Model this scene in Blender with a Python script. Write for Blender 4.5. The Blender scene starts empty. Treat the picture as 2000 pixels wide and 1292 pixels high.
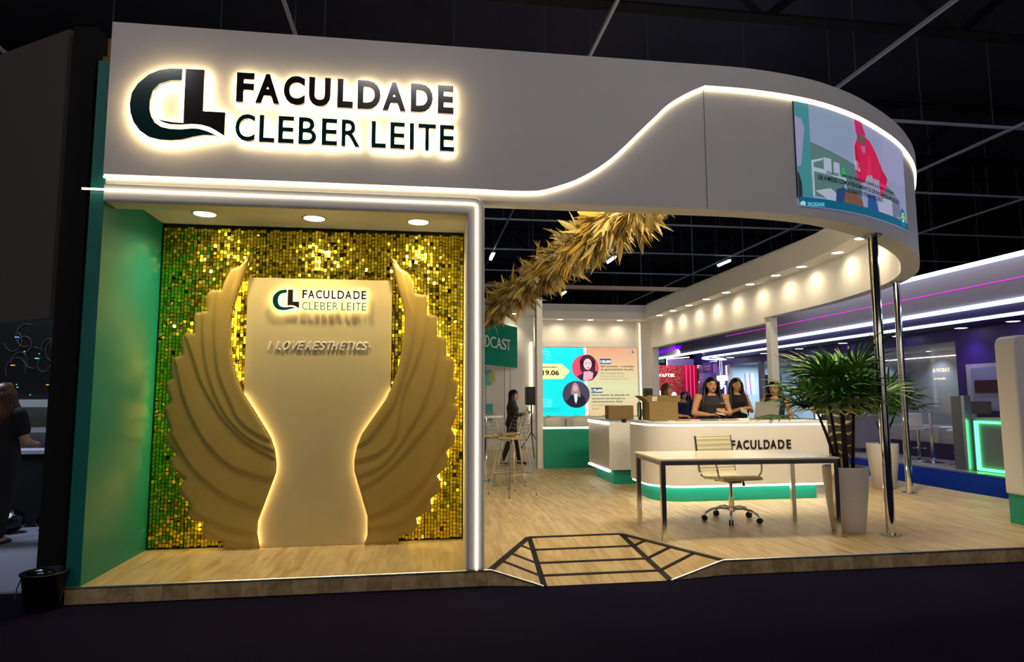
import bpy, bmesh, math, random
from mathutils import Vector, Matrix
import numpy as np
random.seed(7); np.random.seed(7)
PI = math.pi
scn = bpy.context.scene
COL = scn.collection
# ------------------------------------------------------------------ camera, world, big lights, exposure
cam_d = bpy.data.cameras.new('camera'); cam = bpy.data.objects.new('camera', cam_d); COL.objects.link(cam)
CP, yaw, pitch, roll, FPX = Vector((2.3549, -5.0701, 1.3156)), 0.141813, 0.102356, -0.004078, 1255.57
fw = Vector((math.sin(yaw)*math.cos(pitch), math.cos(yaw)*math.cos(pitch), math.sin(pitch)))
rt = Vector((math.cos(yaw), -math.sin(yaw), 0)); up = rt.cross(fw)
rt2 = rt*math.cos(roll)+up*math.sin(roll); up2 = -rt*math.sin(roll)+up*math.cos(roll)
cam.matrix_world = Matrix(((rt2.x, up2.x, -fw.x, CP.x), (rt2.y, up2.y, -fw.y, CP.y), (rt2.z, up2.z, -fw.z, CP.z), (0, 0, 0, 1)))
cam_d.sensor_width = 36; cam_d.lens = 36*FPX/2000; cam_d.clip_end = 300
scn.camera = cam
scn.view_settings.view_transform = 'Standard'; scn.view_settings.look = 'None'
scn.view_settings.gamma = 1; scn.view_settings.exposure = 0.0; scn.view_settings.use_curve_mapping = False
w = bpy.data.worlds.new('hall_air'); scn.world = w; w.use_nodes = True
w.node_tree.nodes['Background'].inputs[0].default_value = (0.30, 0.36, 0.60, 1)
w.node_tree.nodes['Background'].inputs[1].default_value = 0.012
try:
    scn.cycles.use_denoising = True; scn.cycles.sample_clamp_indirect = 8; scn.cycles.max_bounces = 8
    scn.cycles.caustics_reflective = False; scn.cycles.caustics_refractive = False
except Exception: pass

def area(name, loc, rot, sx, sy, P, col, parent=None):
    d = bpy.data.lights.new(name, 'AREA'); d.shape = 'RECTANGLE'; d.size = sx; d.size_y = sy; d.energy = P; d.color = col
    o = bpy.data.objects.new(name, d); COL.objects.link(o); o.location = loc; o.rotation_euler = rot
    if parent: o.parent = parent
    return o
# hall high-bay lights in front of the booth (out of frame, above and behind the camera)
for x in (-4, 2, 8, 14):
    area('hall_light', (x, -9, 8.6), (math.radians(38), 0, 0), 2.4, .4, 86, (1, .92, .94))
for y in (2, 8, 14):
    area('hall_light', (11.2, y, 7.8), (0, 0, 0), .4, 2.4, 34, (.62, .70, 1))

# unseen fill lights added behind the front fascia to brighten the stand interior
for x in (3.2, 5.35, 6.55):
    area('flood_lamp', (x, .32 if x < 6 else 1.0, 3.42), (math.radians(64), 0, 0), .9, .22, 52, (1., .84, .56))

# ------------------------------------------------------------------ materials
def lin(c):
    c = [v/255 for v in c]
    return tuple((v/12.92 if v <= .04045 else ((v+.055)/1.055)**2.4) for v in c)
MATS = {}
def mat(name, rgb=(200, 200, 200), rough=.5, metal=0., emit=0., ecol=None, var=.0, vscale=6., bump=0., bscale=60., alpha=1., trans=0., spec=.5, stretch=None, coat=0.):
    if name in MATS: return MATS[name]
    m = bpy.data.materials.new(name); m.use_nodes = True; nt = m.node_tree; b = nt.nodes['Principled BSDF']
    c = lin(rgb) if max(rgb) > 1.001 else rgb
    b.inputs['Base Color'].default_value = (*c, 1); b.inputs['Roughness'].default_value = rough
    b.inputs['Metallic'].default_value = metal; b.inputs['Specular IOR Level'].default_value = spec
    b.inputs['Coat Weight'].default_value = coat
    if trans: b.inputs['Transmission Weight'].default_value = trans; b.inputs['IOR'].default_value = 1.3
    if alpha < 1: b.inputs['Alpha'].default_value = alpha
    if emit:
        e = ecol or rgb; e = lin(e) if max(e) > 1.001 else e
        b.inputs['Emission Color'].default_value = (*e, 1); b.inputs['Emission Strength'].default_value = emit
    if var or bump:
        tc = nt.nodes.new('ShaderNodeTexCoord'); mp = nt.nodes.new('ShaderNodeMapping'); nt.links.new(tc.outputs['Object'], mp.inputs[0])
        if stretch: mp.inputs['Scale'].default_value = stretch
    if var:
        n = nt.nodes.new('ShaderNodeTexNoise'); n.inputs['Scale'].default_value = vscale; n.inputs['Detail'].default_value = 4
        nt.links.new(mp.outputs[0], n.inputs['Vector'])
        mr = nt.nodes.new('ShaderNodeMapRange'); mr.inputs['To Min'].default_value = 1-var; mr.inputs['To Max'].default_value = 1+var
        mr.inputs['From Min'].default_value = .25; mr.inputs['From Max'].default_value = .75
        nt.links.new(n.outputs['Fac'], mr.inputs['Value'])
        mx = nt.nodes.new('ShaderNodeVectorMath'); mx.operation = 'SCALE'; mx.inputs[0].default_value = c
        nt.links.new(mr.outputs[0], mx.inputs['Scale']); nt.links.new(mx.outputs[0], b.inputs['Base Color'])
    if bump:
        n2 = nt.nodes.new('ShaderNodeTexNoise'); n2.inputs['Scale'].default_value = bscale; nt.links.new(mp.outputs[0], n2.inputs['Vector'])
        bp = nt.nodes.new('ShaderNodeBump'); bp.inputs['Strength'].default_value = bump; bp.inputs['Distance'].default_value = .01
        nt.links.new(n2.outputs['Fac'], bp.inputs['Height']); nt.links.new(bp.outputs[0], b.inputs['Normal'])
    MATS[name] = m; return m
def emat(name, rgb, s):
    return mat(name, rgb, .5, emit=s)
WARM = (1., .80, .50)
white = mat('white_laminate', (222, 220, 218), .45, var=.02, vscale=3)
whitein = mat('white_painted_board', (226, 224, 220), .6, var=.02, vscale=2, bump=.03)
offw = mat('white_lacquer', (228, 226, 222), .3)
teal = mat('teal_paint', (0, 122, 106), .42, var=.04, vscale=3, spec=.3)
bannerM = mat('teal_banner_print', (0, 136, 112), .85, spec=.1)
tealed = mat('teal_edge_paint', (0, 118, 108), .5, var=.03)
navy = mat('navy_carpet', (20, 15, 38), 1., spec=.08, var=.18, vscale=90, bump=.4, bscale=300)
bluec = mat('blue_aisle_carpet', (12, 44, 128), 1., spec=.08, var=.15, vscale=90, bump=.4, bscale=300)
black = mat('black_cloth', (14, 13, 13), .9, var=.2, vscale=20)
blackp = mat('black_plastic', (12, 12, 13), .35)
chrome = mat('chrome', (.82, .82, .80), .07, 1.)
satin = mat('satin_chrome', (.82, .82, .80), .16, 1.)
steel = mat('brushed_steel', (.62, .62, .60), .22, 1.)
alu = mat('aluminium_edge', (.55, .55, .58), .35, .9)
ply = mat('plywood', (150, 112, 60), .7, var=.15, vscale=8, stretch=(1, 1, 8))
signdk = mat('sign_face_dark', (40, 34, 34), .12, spec=.6, coat=.6)
signtl = mat('sign_face_teal', (2, 62, 62), .10, spec=.6, coat=.6)
halo = emat('sign_back_led', (1., .80, .47), 20)
ledw = emat('led_warm', (1., .84, .54), 4)
ledn = emat('led_neutral', (1., .93, .84), 9)
ledc = emat('led_cool', (.62, .74, 1.), 3.5)
lampd = emat('lamp_diffuser', (1., .90, .68), 12)
lampn = emat('lamp_diffuser_cool', (.75, .82, 1.), 10)
blacktape = mat('black_tape', (10, 9, 9), .55)
rubber = mat('black_rubber', (12, 12, 12), .6)
cream = mat('cream_leather', (205, 198, 170), .45, bump=.1, bscale=200)
card = mat('cardboard', (130, 106, 64), .8, var=.08, vscale=10, stretch=(1, 1, 6))
paper = mat('paper', (210, 205, 190), .7)
skinM = mat('skin', (205, 150, 112), .5, var=.04, vscale=12)
hairB = mat('hair_black', (14, 11, 10), .35, var=.3, vscale=80, stretch=(8, 8, 1))
hairBr = mat('hair_brown', (84, 50, 28), .4, var=.35, vscale=60, stretch=(8, 8, 1))
clothK = mat('black_fabric', (20, 18, 19), .85, bump=.2, bscale=120)
clothG = mat('charcoal_fabric', (44, 40, 42), .85, bump=.2, bscale=120)
denim = mat('navy_fabric', (30, 40, 80), .85)
eyeW = mat('eye_white', (235, 232, 228), .3); eyeK = mat('eye_dark', (20, 14, 10), .2); lip = mat('lip', (138, 74, 66), .5)
purple = mat('purple_paint', (62, 30, 110), .5, var=.04)
purpled = mat('dark_purple_paint', (42, 26, 66), .5)
lilac = mat('lilac_panel', (120, 104, 170), .5)
darkroof = mat('roof_dark', (58, 60, 78), .8, var=.3, vscale=.6)
beamM = mat('truss_paint', (9, 9, 11), .8)
railM = mat('rail_galvanised', (205, 214, 235), .5)
rodM = mat('rod_grey', (92, 98, 116), .6)
glass = None
def glassmat(name, tint, a, rough=.05):
    m = bpy.data.materials.new(name); m.use_nodes = True; nt = m.node_tree; nt.nodes.clear()
    o = nt.nodes.new('ShaderNodeOutputMaterial'); mx = nt.nodes.new('ShaderNodeMixShader'); t = nt.nodes.new('ShaderNodeBsdfTransparent')
    g = nt.nodes.new('ShaderNodeBsdfGlossy'); g.inputs['Roughness'].default_value = rough; g.inputs['Color'].default_value = (*tint, 1); t.inputs['Color'].default_value = (*[min(1, v+.3) for v in tint], 1)
    lw = nt.nodes.new('ShaderNodeLayerWeight'); fr = nt.nodes.new('ShaderNodeMath'); fr.operation = 'POWER'; fr.inputs[1].default_value = 4; nt.links.new(lw.outputs['Facing'], fr.inputs[0])
    ad = nt.nodes.new('ShaderNodeMath'); ad.operation = 'ADD'; ad.inputs[1].default_value = a; nt.links.new(fr.outputs[0], ad.inputs[0])
    nt.links.new(ad.outputs[0], mx.inputs[0]); nt.links.new(t.outputs[0], mx.inputs[1]); nt.links.new(g.outputs[0], mx.inputs[2]); nt.links.new(mx.outputs[0], o.inputs[0])
    return m
glass = glassmat('clear_glass', (.75, .85, .88), .04)
def woodmat():
    m = bpy.data.materials.new('light_oak_vinyl'); m.use_nodes = True; nt = m.node_tree; b = nt.nodes['Principled BSDF']
    tc = nt.nodes.new('ShaderNodeTexCoord'); mp = nt.nodes.new('ShaderNodeMapping'); nt.links.new(tc.outputs['Object'], mp.inputs[0])
    mp.inputs['Rotation'].default_value = (0, 0, math.radians(0)); mp.inputs['Scale'].default_value = (7, .9, 7)
    n = nt.nodes.new('ShaderNodeTexNoise'); n.inputs['Scale'].default_value = 2.2; n.inputs['Detail'].default_value = 5; n.inputs['Distortion'].default_value = .6
    nt.links.new(mp.outputs[0], n.inputs['Vector'])
    br = nt.nodes.new('ShaderNodeTexBrick'); br.inputs['Scale'].default_value = 1; br.inputs['Brick Width'].default_value = 1.2; br.inputs['Row Height'].default_value = .18
    br.inputs['Mortar Size'].default_value = .002; br.inputs['Color1'].default_value = (.93, .93, .93, 1); br.inputs['Color2'].default_value = (1, 1, 1, 1); br.inputs['Mortar'].default_value = (.72, .70, .66, 1)
    mp2 = nt.nodes.new('ShaderNodeMapping'); mp2.inputs['Rotation'].default_value = (0, 0, PI/2); nt.links.new(tc.outputs['Object'], mp2.inputs[0]); nt.links.new(mp2.outputs[0], br.inputs['Vector'])
    cr = nt.nodes.new('ShaderNodeValToRGB'); cr.color_ramp.elements[0].position = .3; cr.color_ramp.elements[0].color = (*lin((176, 146, 98)), 1)
    cr.color_ramp.elements[1].position = .62; cr.color_ramp.elements[1].color = (*lin((214, 190, 142)), 1)
    nt.links.new(n.outputs['Fac'], cr.inputs[0])
    mx = nt.nodes.new('ShaderNodeMix'); mx.data_type = 'RGBA'; mx.blend_type = 'MULTIPLY'; mx.inputs[0].default_value = 1
    nt.links.new(cr.outputs[0], mx.inputs[6]); nt.links.new(br.outputs[0], mx.inputs[7]); nt.links.new(mx.outputs[2], b.inputs['Base Color'])
    b.inputs['Roughness'].default_value = .42
    return m
wood = woodmat()

# ------------------------------------------------------------------ helpers
def link(o, parent=None):
    COL.objects.link(o)
    if parent is not None: o.parent = parent
    return o
def pinv(parent):
    M = Matrix()
    p = parent
    while p is not None:
        M = Matrix.LocRotScale(p.location, p.rotation_euler, p.scale) @ M
        p = p.parent
    return M.inverted()
def tag(o, label=None, cat=None, group=None, kind=None):
    if label: o['label'] = label
    if cat: o['category'] = cat
    if group: o['group'] = group
    if kind: o['kind'] = kind
    return o
def thing(name, label, cat, loc=(0, 0, 0), rz=0, group=None):
    o = bpy.data.objects.new(name, None); link(o); o.location = loc; o.rotation_euler = (0, 0, rz)
    o.empty_display_size = .1
    return tag(o, label, cat, group)
def obj(name, bm, m, parent=None, world=False, smooth=False, bevel=0, label=None, kind=None, seg=2):
    me = bpy.data.meshes.new(name)
    if isinstance(bm, bmesh.types.BMesh):
        bmesh.ops.recalc_face_normals(bm, faces=bm.faces[:]) if not getattr(obj, 'norecalc', False) else None
        bm.to_mesh(me); bm.free()
    else: me = bm; me.name = name
    for mm in (m if isinstance(m, (list, tuple)) else [m]): me.materials.append(mm)
    if world and parent is not None: me.transform(pinv(parent))
    o = bpy.data.objects.new(name, me); link(o, parent)
    if smooth:
        for p in me.polygons: p.use_smooth = True
    if bevel:
        b = o.modifiers.new('b', 'BEVEL'); b.width = bevel; b.segments = seg; b.limit_method = 'ANGLE'; b.angle_limit = math.radians(40)
        if smooth is False:
            for p in me.polygons: p.use_smooth = False
    if label: o['label'] = label
    if kind: o['kind'] = kind
    return o
def struct(name, bm, m, parent=None, **k): return obj(name, bm, m, parent, kind='structure', **k)
def nb(): return bmesh.new()
def box(bm, x0, x1, y0, y1, z0, z1):
    M = Matrix.Translation(((x0+x1)/2, (y0+y1)/2, (z0+z1)/2)) @ Matrix.Diagonal((abs(x1-x0), abs(y1-y0), abs(z1-z0), 1))
    bmesh.ops.create_cube(bm, size=1, matrix=M); return bm
def bx(*a): return box(nb(), *a)
def obox(bm, c, ux, uy, uz):   # oriented box: centre and half vectors
    c, ux, uy, uz = map(Vector, (c, ux, uy, uz))
    M = Matrix(((ux.x*2, uy.x*2, uz.x*2, c.x), (ux.y*2, uy.y*2, uz.y*2, c.y), (ux.z*2, uy.z*2, uz.z*2, c.z), (0, 0, 0, 1)))
    bmesh.ops.create_cube(bm, size=1, matrix=M); return bm
def cyl(bm, p0, p1, r0, r1=None, n=16, caps=True):
    p0, p1 = Vector(p0), Vector(p1); r1 = r0 if r1 is None else r1
    d = p1-p0; q = d.to_track_quat('Z', 'Y').to_matrix().to_4x4()
    bmesh.ops.create_cone(bm, cap_ends=caps, segments=n, radius1=r0, radius2=r1, depth=d.length, matrix=Matrix.Translation((p0+p1)/2) @ q); return bm
def sph(bm, c, r, n=12):
    r = r if isinstance(r, (tuple, list)) else (r, r, r)
    bmesh.ops.create_uvsphere(bm, u_segments=n, v_segments=max(6, n*2//3), radius=1, matrix=Matrix.Translation(c) @ Matrix.Diagonal((*r, 1))); return bm
def tube(bm, pts, r, n=8, closed=False, caps=True):
    P = [Vector(p) for p in pts]; N = len(P); rs = r if isinstance(r, (list, tuple)) else [r]*N
    rings = []; ref = None
    for i in range(N):
        if closed: t = P[(i+1) % N]-P[i-1]
        else: t = P[min(i+1, N-1)]-P[max(i-1, 0)]
        t.normalize()
        if ref is None:
            ref = Vector((0, 0, 1)) if abs(t.z) < .9 else Vector((1, 0, 0))
        a = (ref-t*ref.dot(t)); a = a.normalized() if a.length > 1e-6 else t.orthogonal().normalized(); b = t.cross(a); ref = a
        rings.append([bm.verts.new(P[i]+(a*math.cos(2*PI*k/n)+b*math.sin(2*PI*k/n))*rs[i]) for k in range(n)])
    for i in range(N if closed else N-1):
        A, B = rings[i], rings[(i+1) % N]
        for k in range(n): bm.faces.new((A[k], A[(k+1) % n], B[(k+1) % n], B[k]))
    if caps and not closed: bm.faces.new(rings[0][::-1]); bm.faces.new(rings[-1])
    return bm
def loft(bm, secs, n=20, caps=True):   # secs: (cx,cy,z,rx,ry)
    rings = [[bm.verts.new((cx+rx*math.cos(2*PI*k/n), cy+ry*math.sin(2*PI*k/n), z)) for k in range(n)] for cx, cy, z, rx, ry in secs]
    for A, B in zip(rings, rings[1:]):
        for k in range(n): bm.faces.new((A[k], A[(k+1) % n], B[(k+1) % n], B[k]))
    if caps: bm.faces.new(rings[0][::-1]); bm.faces.new(rings[-1])
    return bm
def lathe(bm, prof, c=(0, 0), n=32):
    return loft(bm, [(c[0], c[1], z, max(r, .0005), max(r, .0005)) for r, z in prof], n)
def prism(bm, poly, f0, f1):
    """poly list of 2D; f0,f1 map (a,b)->3D for the two faces"""
    A = [bm.verts.new(f0(a, b)) for a, b in poly]; B = [bm.verts.new(f1(a, b)) for a, b in poly]; n = len(poly)
    bm.faces.new(A); bm.faces.new(B[::-1])
    for i in range(n): bm.faces.new((A[i], B[i], B[(i+1) % n], A[(i+1) % n]))
    return bm
def pxz(poly, y0, y1): return prism(nb(), poly, lambda a, b: (a, y0, b), lambda a, b: (a, y1, b))
def pxy(poly, z0, z1): return prism(nb(), poly, lambda a, b: (a, b, z0), lambda a, b: (a, b, z1))
def pyz(poly, x0, x1): return prism(nb(), poly, lambda a, b: (x0, a, b), lambda a, b: (x1, a, b))
def catmull(P, k=4):
    out = []; n = len(P)
    for i in range(n-1):
        p0, p1, p2, p3 = P[max(i-1, 0)], P[i], P[i+1], P[min(i+2, n-1)]
        for j in range(k):
            t = j/k
            out.append(tuple(.5*((2*b)+(-a+c)*t+(2*a-5*b+4*c-d)*t*t+(-a+3*b-3*c+d)*t**3) for a, b, c, d in zip(p0, p1, p2, p3)))
    out.append(tuple(P[-1])); return out
def offset(path, d):   # to the left of travel direction positive
    out = []
    for i, p in enumerate(path):
        a = Vector(path[max(i-1, 0)][:2]); b = Vector(path[min(i+1, len(path)-1)][:2]); t = (b-a).normalized()
        out.append((p[0]-t.y*d, p[1]+t.x*d))
    return out
_dg = None
def text_mesh(body, bold=0., ext=0., res=4):
    c = bpy.data.curves.new('t', 'FONT'); c.body = body; c.size = 1; c.offset = bold; c.extrude = ext; c.resolution_u = res
    o = bpy.data.objects.new('t', c); COL.objects.link(o)
    dg = bpy.context.evaluated_depsgraph_get(); dg.update()
    me = bpy.data.meshes.new_from_object(o.evaluated_get(dg)); bpy.data.objects.remove(o); bpy.data.curves.remove(c)
    return me
_gc = {}
def glyph(body, bold, flat=False):
    k = (body, bold, flat)
    if k not in _gc:
        me = text_mesh(body, bold, 0 if flat else .5)
        co = np.array([v.co[:] for v in me.vertices]); mn = co[:, :2].min(0); mx_ = co[:, :2].max(0)
        co[:, :2] = (co[:, :2]-mn)/(mx_-mn)
        _gc[k] = (co, [tuple(p.vertices) for p in me.polygons], [tuple(p.normal) for p in me.polygons], (mx_-mn))
        bpy.data.meshes.remove(me)
    return _gc[k]
def put_text(name, body, o, ux, uy, un, mats, parent=None, bold=0., flat=False, split=False, mapf=None):
    """unit box glyph placed with origin o, width vector ux, height vector uy, thickness vector un (towards the viewer)"""
    co, fc, nr, sz = glyph(body, bold, flat)
    o, ux, uy, un = map(Vector, (o, ux, uy, un)); inv = pinv(parent) if parent is not None else Matrix()
    pts = [(o+ux*c[0]+uy*c[1]+un*(c[2]+.5)) for c in co]
    if mapf: pts = [mapf(p) for p in pts]
    me = bpy.data.meshes.new(name); me.from_pydata([inv @ Vector(p) for p in pts], [], fc)
    mats = mats if isinstance(mats, (list, tuple)) else [mats]
    for m in mats: me.materials.append(m)
    if split:
        for p, n in zip(me.polygons, nr): p.material_index = 1 if n[2] < -.5 else 0
    me.update(); ob = bpy.data.objects.new(name, me); link(ob, parent); return ob
def xz_text(name, body, x0, x1, z0, z1, y, d, mats, parent=None, **k):
    return put_text(name, body, (x0, y, z0), (x1-x0, 0, 0), (0, 0, z1-z0), (0, -d, 0), mats, parent, **k)
CW_ = {'I': .35, 'M': 1.15, 'W': 1.3, 'E': .75, 'L': .7, 'F': .7, 'i': .3, 't': .45, 's': .65}
def word(body, o, ux, uy, un, m, parent, bold=0.):
    tot = sum(CW_.get(c, 1) for c in body)+.22*(len(body)-1); x = 0; o, ux = Vector(o), Vector(ux)
    for c in body:
        w_ = CW_.get(c, 1); low_ = c in 'env'
        put_text('letter', c, o+ux*(x/tot), ux*(w_/tot), Vector(uy)*(.75 if c in 'evns' else 1), un, m, parent, bold=bold); x += w_+.22
ORD = ['first', 'second', 'third', 'fourth', 'fifth', 'sixth', 'seventh', 'eighth', 'ninth', 'tenth', 'eleventh', 'twelfth', 'thirteenth', 'fourteenth', 'fifteenth', 'sixteenth', 'seventeenth', 'eighteenth', 'nineteenth', 'twentieth']

_spot = {}
def spot(loc, P, col=WARM, ang=110, blend=.9, r=.05, parent=None):
    k = (P, col, ang, blend)
    if k not in _spot:
        d = bpy.data.lights.new('lamp', 'SPOT'); d.energy = P; d.color = col; d.spot_size = math.radians(ang); d.spot_blend = blend; d.shadow_soft_size = r; _spot[k] = d
    o = bpy.data.objects.new('lamp', _spot[k]); link(o, parent); o.location = loc; return o
_dl = {}
def downlight(loc, label, group, P=40, r=.085, m=None, col=WARM, ang=120):
    m = m or lampd
    t = thing('downlight', label, 'downlight', loc, 0, group)
    k = (r, m.name)
    if k not in _dl:
        a = nb(); lathe(a, [(r*.8, -.001), (r*1.18, -.001), (r*1.2, -.006), (r*1.05, -.012), (r, -.008), (r*.8, -.004)], n=24)
        b = nb(); cyl(b, (0, 0, -.010), (0, 0, -.002), r*.98, n=24)
        oa = obj('rim', a, offw, t, smooth=True); ob = obj('diffuser', b, m, t); _dl[k] = (oa.data, ob.data)
    else:
        for n, d in zip(('rim', 'diffuser'), _dl[k]): link(bpy.data.objects.new(n, d), t)
    spot((0, 0, -.03), P, col, ang, .85, parent=t)
    return t

# ------------------------------------------------------------------ hall shell
struct('floor', bx(-30, 60, -30, 60, -.3, -.12), navy)
struct('floor_aisle', bx(9.76, 12.3, -2, 40, -.12, -.112), bluec)
struct('ceiling', bx(-30, 60, -30, 60, 10.6, 10.8), darkroof)
struct('wall_back', bx(-30, 60, 58, 58.2, -.12, 10.6), black)
struct('wall_right', bx(50, 50.2, -30, 58, -.12, 10.6), black)
struct('wall_left', bx(-26, -25.8, -30, 58, -.12, 10.6), black)
# added white wall and lamps behind the camera, for the chrome to reflect
struct('wall_opposite', bx(-9, 17, -15.2, -15, -.12, 3.6), whitein)
for x in (-4, 4, 12): area('wall_washer', (x, -14.2, 3.9), (math.radians(-40), 0, 0), 4, .2, 90, (1, .93, .85))
# roof steelwork
rr = random.Random(3)
def truss(name, lab, pts0, pts1, h, n):
    t = thing(name, lab, 'roof truss', pts0, 0, 'roof trusses of the hall')
    a, b = Vector(pts0), Vector(pts1); H = Vector((0, 0, h)); pr = (b-a)/n
    for k, nm in ((0, 'bottom_chord'), (1, 'top_chord')):
        bm = nb(); tube(bm, [a+H*k, b+H*k], .12, 4); obj(nm, bm, beamM, t, world=True)
    for i in range(n):
        bm = nb(); p = a+pr*i
        tube(bm, [p+(H if i % 2 else H*0), p+pr+(H*0 if i % 2 else H)], .085, 4); obj('diagonal_strut', bm, beamM, t, world=True)
for i, y in enumerate((5.9, 12.2, 18.3, 28.6, 38.5, 48)):
    truss('roof_truss', f'dark steel roof truss, {ORD[i]} from the front of the booth', (-12, y, 8.6), (34, y, 8.6), 1.7, 22)
RY = [-5.7, 0., 5.6, 11.3, 17.1, 22.8]
for i, x in enumerate(RY):
    t = thing('ceiling_rail', f'thin grey cable rail running away under the roof, {ORD[i]} from the left', 'rail', (x, 0, 8), 0, 'long rails under the roof')
    bm = nb(); box(bm, x-.028, x+.028, -4, 56, 7.97, 8.04); obj('rail', bm, railM, t, world=True)
    for k in range(10):
        bm = nb(); tube(bm, [(x, 1+k*5.6, 8.05), (x, 1+k*5.6, 10.6)], .012, 4); obj('hanger_rod', bm, rodM, t, world=True)
for i, y in enumerate((2.2, 8.6, 13.6, 18.5, 23.4, 28.3, 33.2, 43)):
    t = thing('ceiling_rail', f'thin grey cross rail under the roof, {ORD[i]} from the front of the booth', 'rail', (0, y, 8), 0, 'cross rails under the roof')
    bm = nb(); box(bm, -12, 34, y-.03, y+.03, 7.98, 8.04); obj('rail', bm, railM, t, world=True)
    for k in range(20):
        bm = nb(); xx = -11+k*2.3+rr.uniform(-.3, .3); tube(bm, [(xx, y, 8.04), (xx, y, 10.6)], .014, 4); obj('hanger_rod', bm, rodM, t, world=True)
t = thing('duct_beam', 'wide tan beam crossing the dark roof behind the garland', 'beam', (0, 16, 5))
obj('beam', bx(-12, 34, 15.95, 16.15, 4.96, 5.08), mat('tan_beam', (190, 168, 130), .7), t, world=True)
for k in range(24):
    bm = nb(); xx = -11+k*1.9; tube(bm, [(xx, 16.05, 5.08), (xx, 16.05, 10.6)], .012, 4); obj('hanger_rod', bm, rodM, t, world=True)
for i, (x, y) in enumerate(((5.6, 24.1), (11.32, 24.1), (17.06, 24.2), (11.25, 34.2), (11.33, 42), (16.95, 41.6), (18.66, 39), (5.6, 33))):
    t = thing('hall_tube_light', ['white tube lamp under the roof nearest the glowing booth post', 'white tube lamp under the roof right of the garland', 'white tube lamp highest over the curved booth beam', 'white tube lamp under the roof at the lower edge of the garland', 'small distant tube lamp beside the white pillar top', 'small distant tube lamp over the row of wall downlights', 'tiny distant tube lamp at the corner of the booth beam', 'distant tube lamp hidden behind the garland'][i], 'tube lamp', (x, y, 7.95))
    obj('housing', bx(x-.09, x+.09, y-.62, y+.62, 7.84, 7.90), offw, t, world=True)
    for q in (-.5, .5): obj('suspension_wire', tube(nb(), [(x, y+q, 7.90), (x, y+q, 7.968 if i not in (5, 6) else 10.6)], .01, 4), railM, t, world=True)
    bm = nb(); tube(bm, [(x, y-.6, 7.81), (x, y+.6, 7.81)], .06, 8); obj('tube', bm, emat('tube_lamp', (.85, .92, 1), 26), t, world=True)

# ------------------------------------------------------------------ booth platform
ramp = [(2.907, 0), (3.38, 1.07), (4.288, 1.084), (4.791, 0)]
plat = [(-.1, 0)]+ramp+[(9.9, 0), (9.74, 3), (9.74, 14), (-.1, 14)]
struct('floor_booth', pxy(plat, -.12, 0), wood)
bm = nb()
A, B, C, D, E_, G = (3.38, 1.07, 0), (4.288, 1.084, 0), (4.32, -.08, -.119), (3.30, -.08, -.119), (2.907, 0, 0), (4.791, 0, 0)
def quad(bm, *pts): return bm.faces.new([bm.verts.new(p) for p in pts])
quad(bm, A, D, C, B); quad(bm, A, E_, D); quad(bm, B, C, G); quad(bm, E_, (2.907, 0, -.12), D); quad(bm, G, C, (4.791, 0, -.12)); quad(bm, D, C, (4.791, 0, -.12), (2.907, 0, -.12))
obj.norecalc = True
t = thing('entry_ramp', 'low wood-look ramp with black grip tape at the booth edge', 'ramp', (3.8, .5, -.12))
obj('ramp_board', bm, wood, t, world=True); obj.norecalc = False
def lerp(a, b, s): return tuple(a[i]+(b[i]-a[i])*s for i in range(3))
def strip(p, q, wd=.05, nm='tape'):
    p, q = Vector(p), Vector(q); d = (q-p).normalized(); s = d.cross(Vector((0, 0, 1))).normalized()*wd/2; u = s.cross(d).normalized()*(.003 if s.cross(d).z > 0 else -.003)
    bm = nb(); obox(bm, (p+q)/2+u*.6, (q-p)/2, s, u); obj(nm, bm, blacktape, t, world=True)
for p, q, wd in ((E_, A, .05), (A, D, .06), (A, B, .05), (B, C, .06), (B, G, .05)): strip(p, q, wd)
for s in (.30, .58, .82):
    strip(lerp(A, D, s), lerp(B, C, s), .045)
    strip(lerp(A, D, s), lerp(A, E_, s*.93), .04); strip(lerp(B, C, s), lerp(B, G, s*.93), .04)
# front edge trim
for nm, pts in (('edge_trim', [(-.1, -.004, -.004), (2.907, -.004, -.004), (3.30, -.085, -.118)]), ('edge_trim', [(4.32, -.085, -.118), (4.791, -.004, -.004), (9.9, -.004, -.004)])):
    bm = nb(); tube(bm, pts, .008, 6); struct('trim_1', bm, alu)

# ------------------------------------------------------------------ fascia
CUR = [(4.77, 0), (5.2, .012), (5.70, .085), (6.12, .21), (6.6, .43), (7.25, .83), (7.76, 1.235), (8.12, 1.58), (8.4, 1.9), (8.7, 2.28), (8.92, 2.65), (9.1, 3.05), (9.25, 3.6), (9.38, 4.3), (9.47, 5.0), (9.5, 5.8)]
CS = catmull(CUR, 5)
OUT = [(0, 0), (2.4, 0), (4.0, 0)]+CS+[(9.5, 8), (9.5, 13.9)]
def ribbon(path_o, path_i, z0, z1):
    bm = nb(); R = []
    for (a, b), (c, d) in zip(path_o, path_i):
        R.append([bm.verts.new(p) for p in ((a, b, z0), (c, d, z0), (c, d, z1), (a, b, z1))])
    for P, Q in zip(R, R[1:]):
        for k in range(4): bm.faces.new((P[k], P[(k+1) % 4], Q[(k+1) % 4], Q[k]))
    bm.faces.new(R[0]); bm.faces.new(R[-1][::-1]); return bm
INN = offset(OUT, .2)
fas = struct('wall_front', ribbon(OUT, INN, 2.905, 4.187), white)
for p in fas.data.polygons: p.use_smooth = False
m = fas.modifiers.new('e', 'EDGE_SPLIT'); m.split_angle = math.radians(30)
for p in fas.data.polygons: p.use_smooth = True
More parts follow.
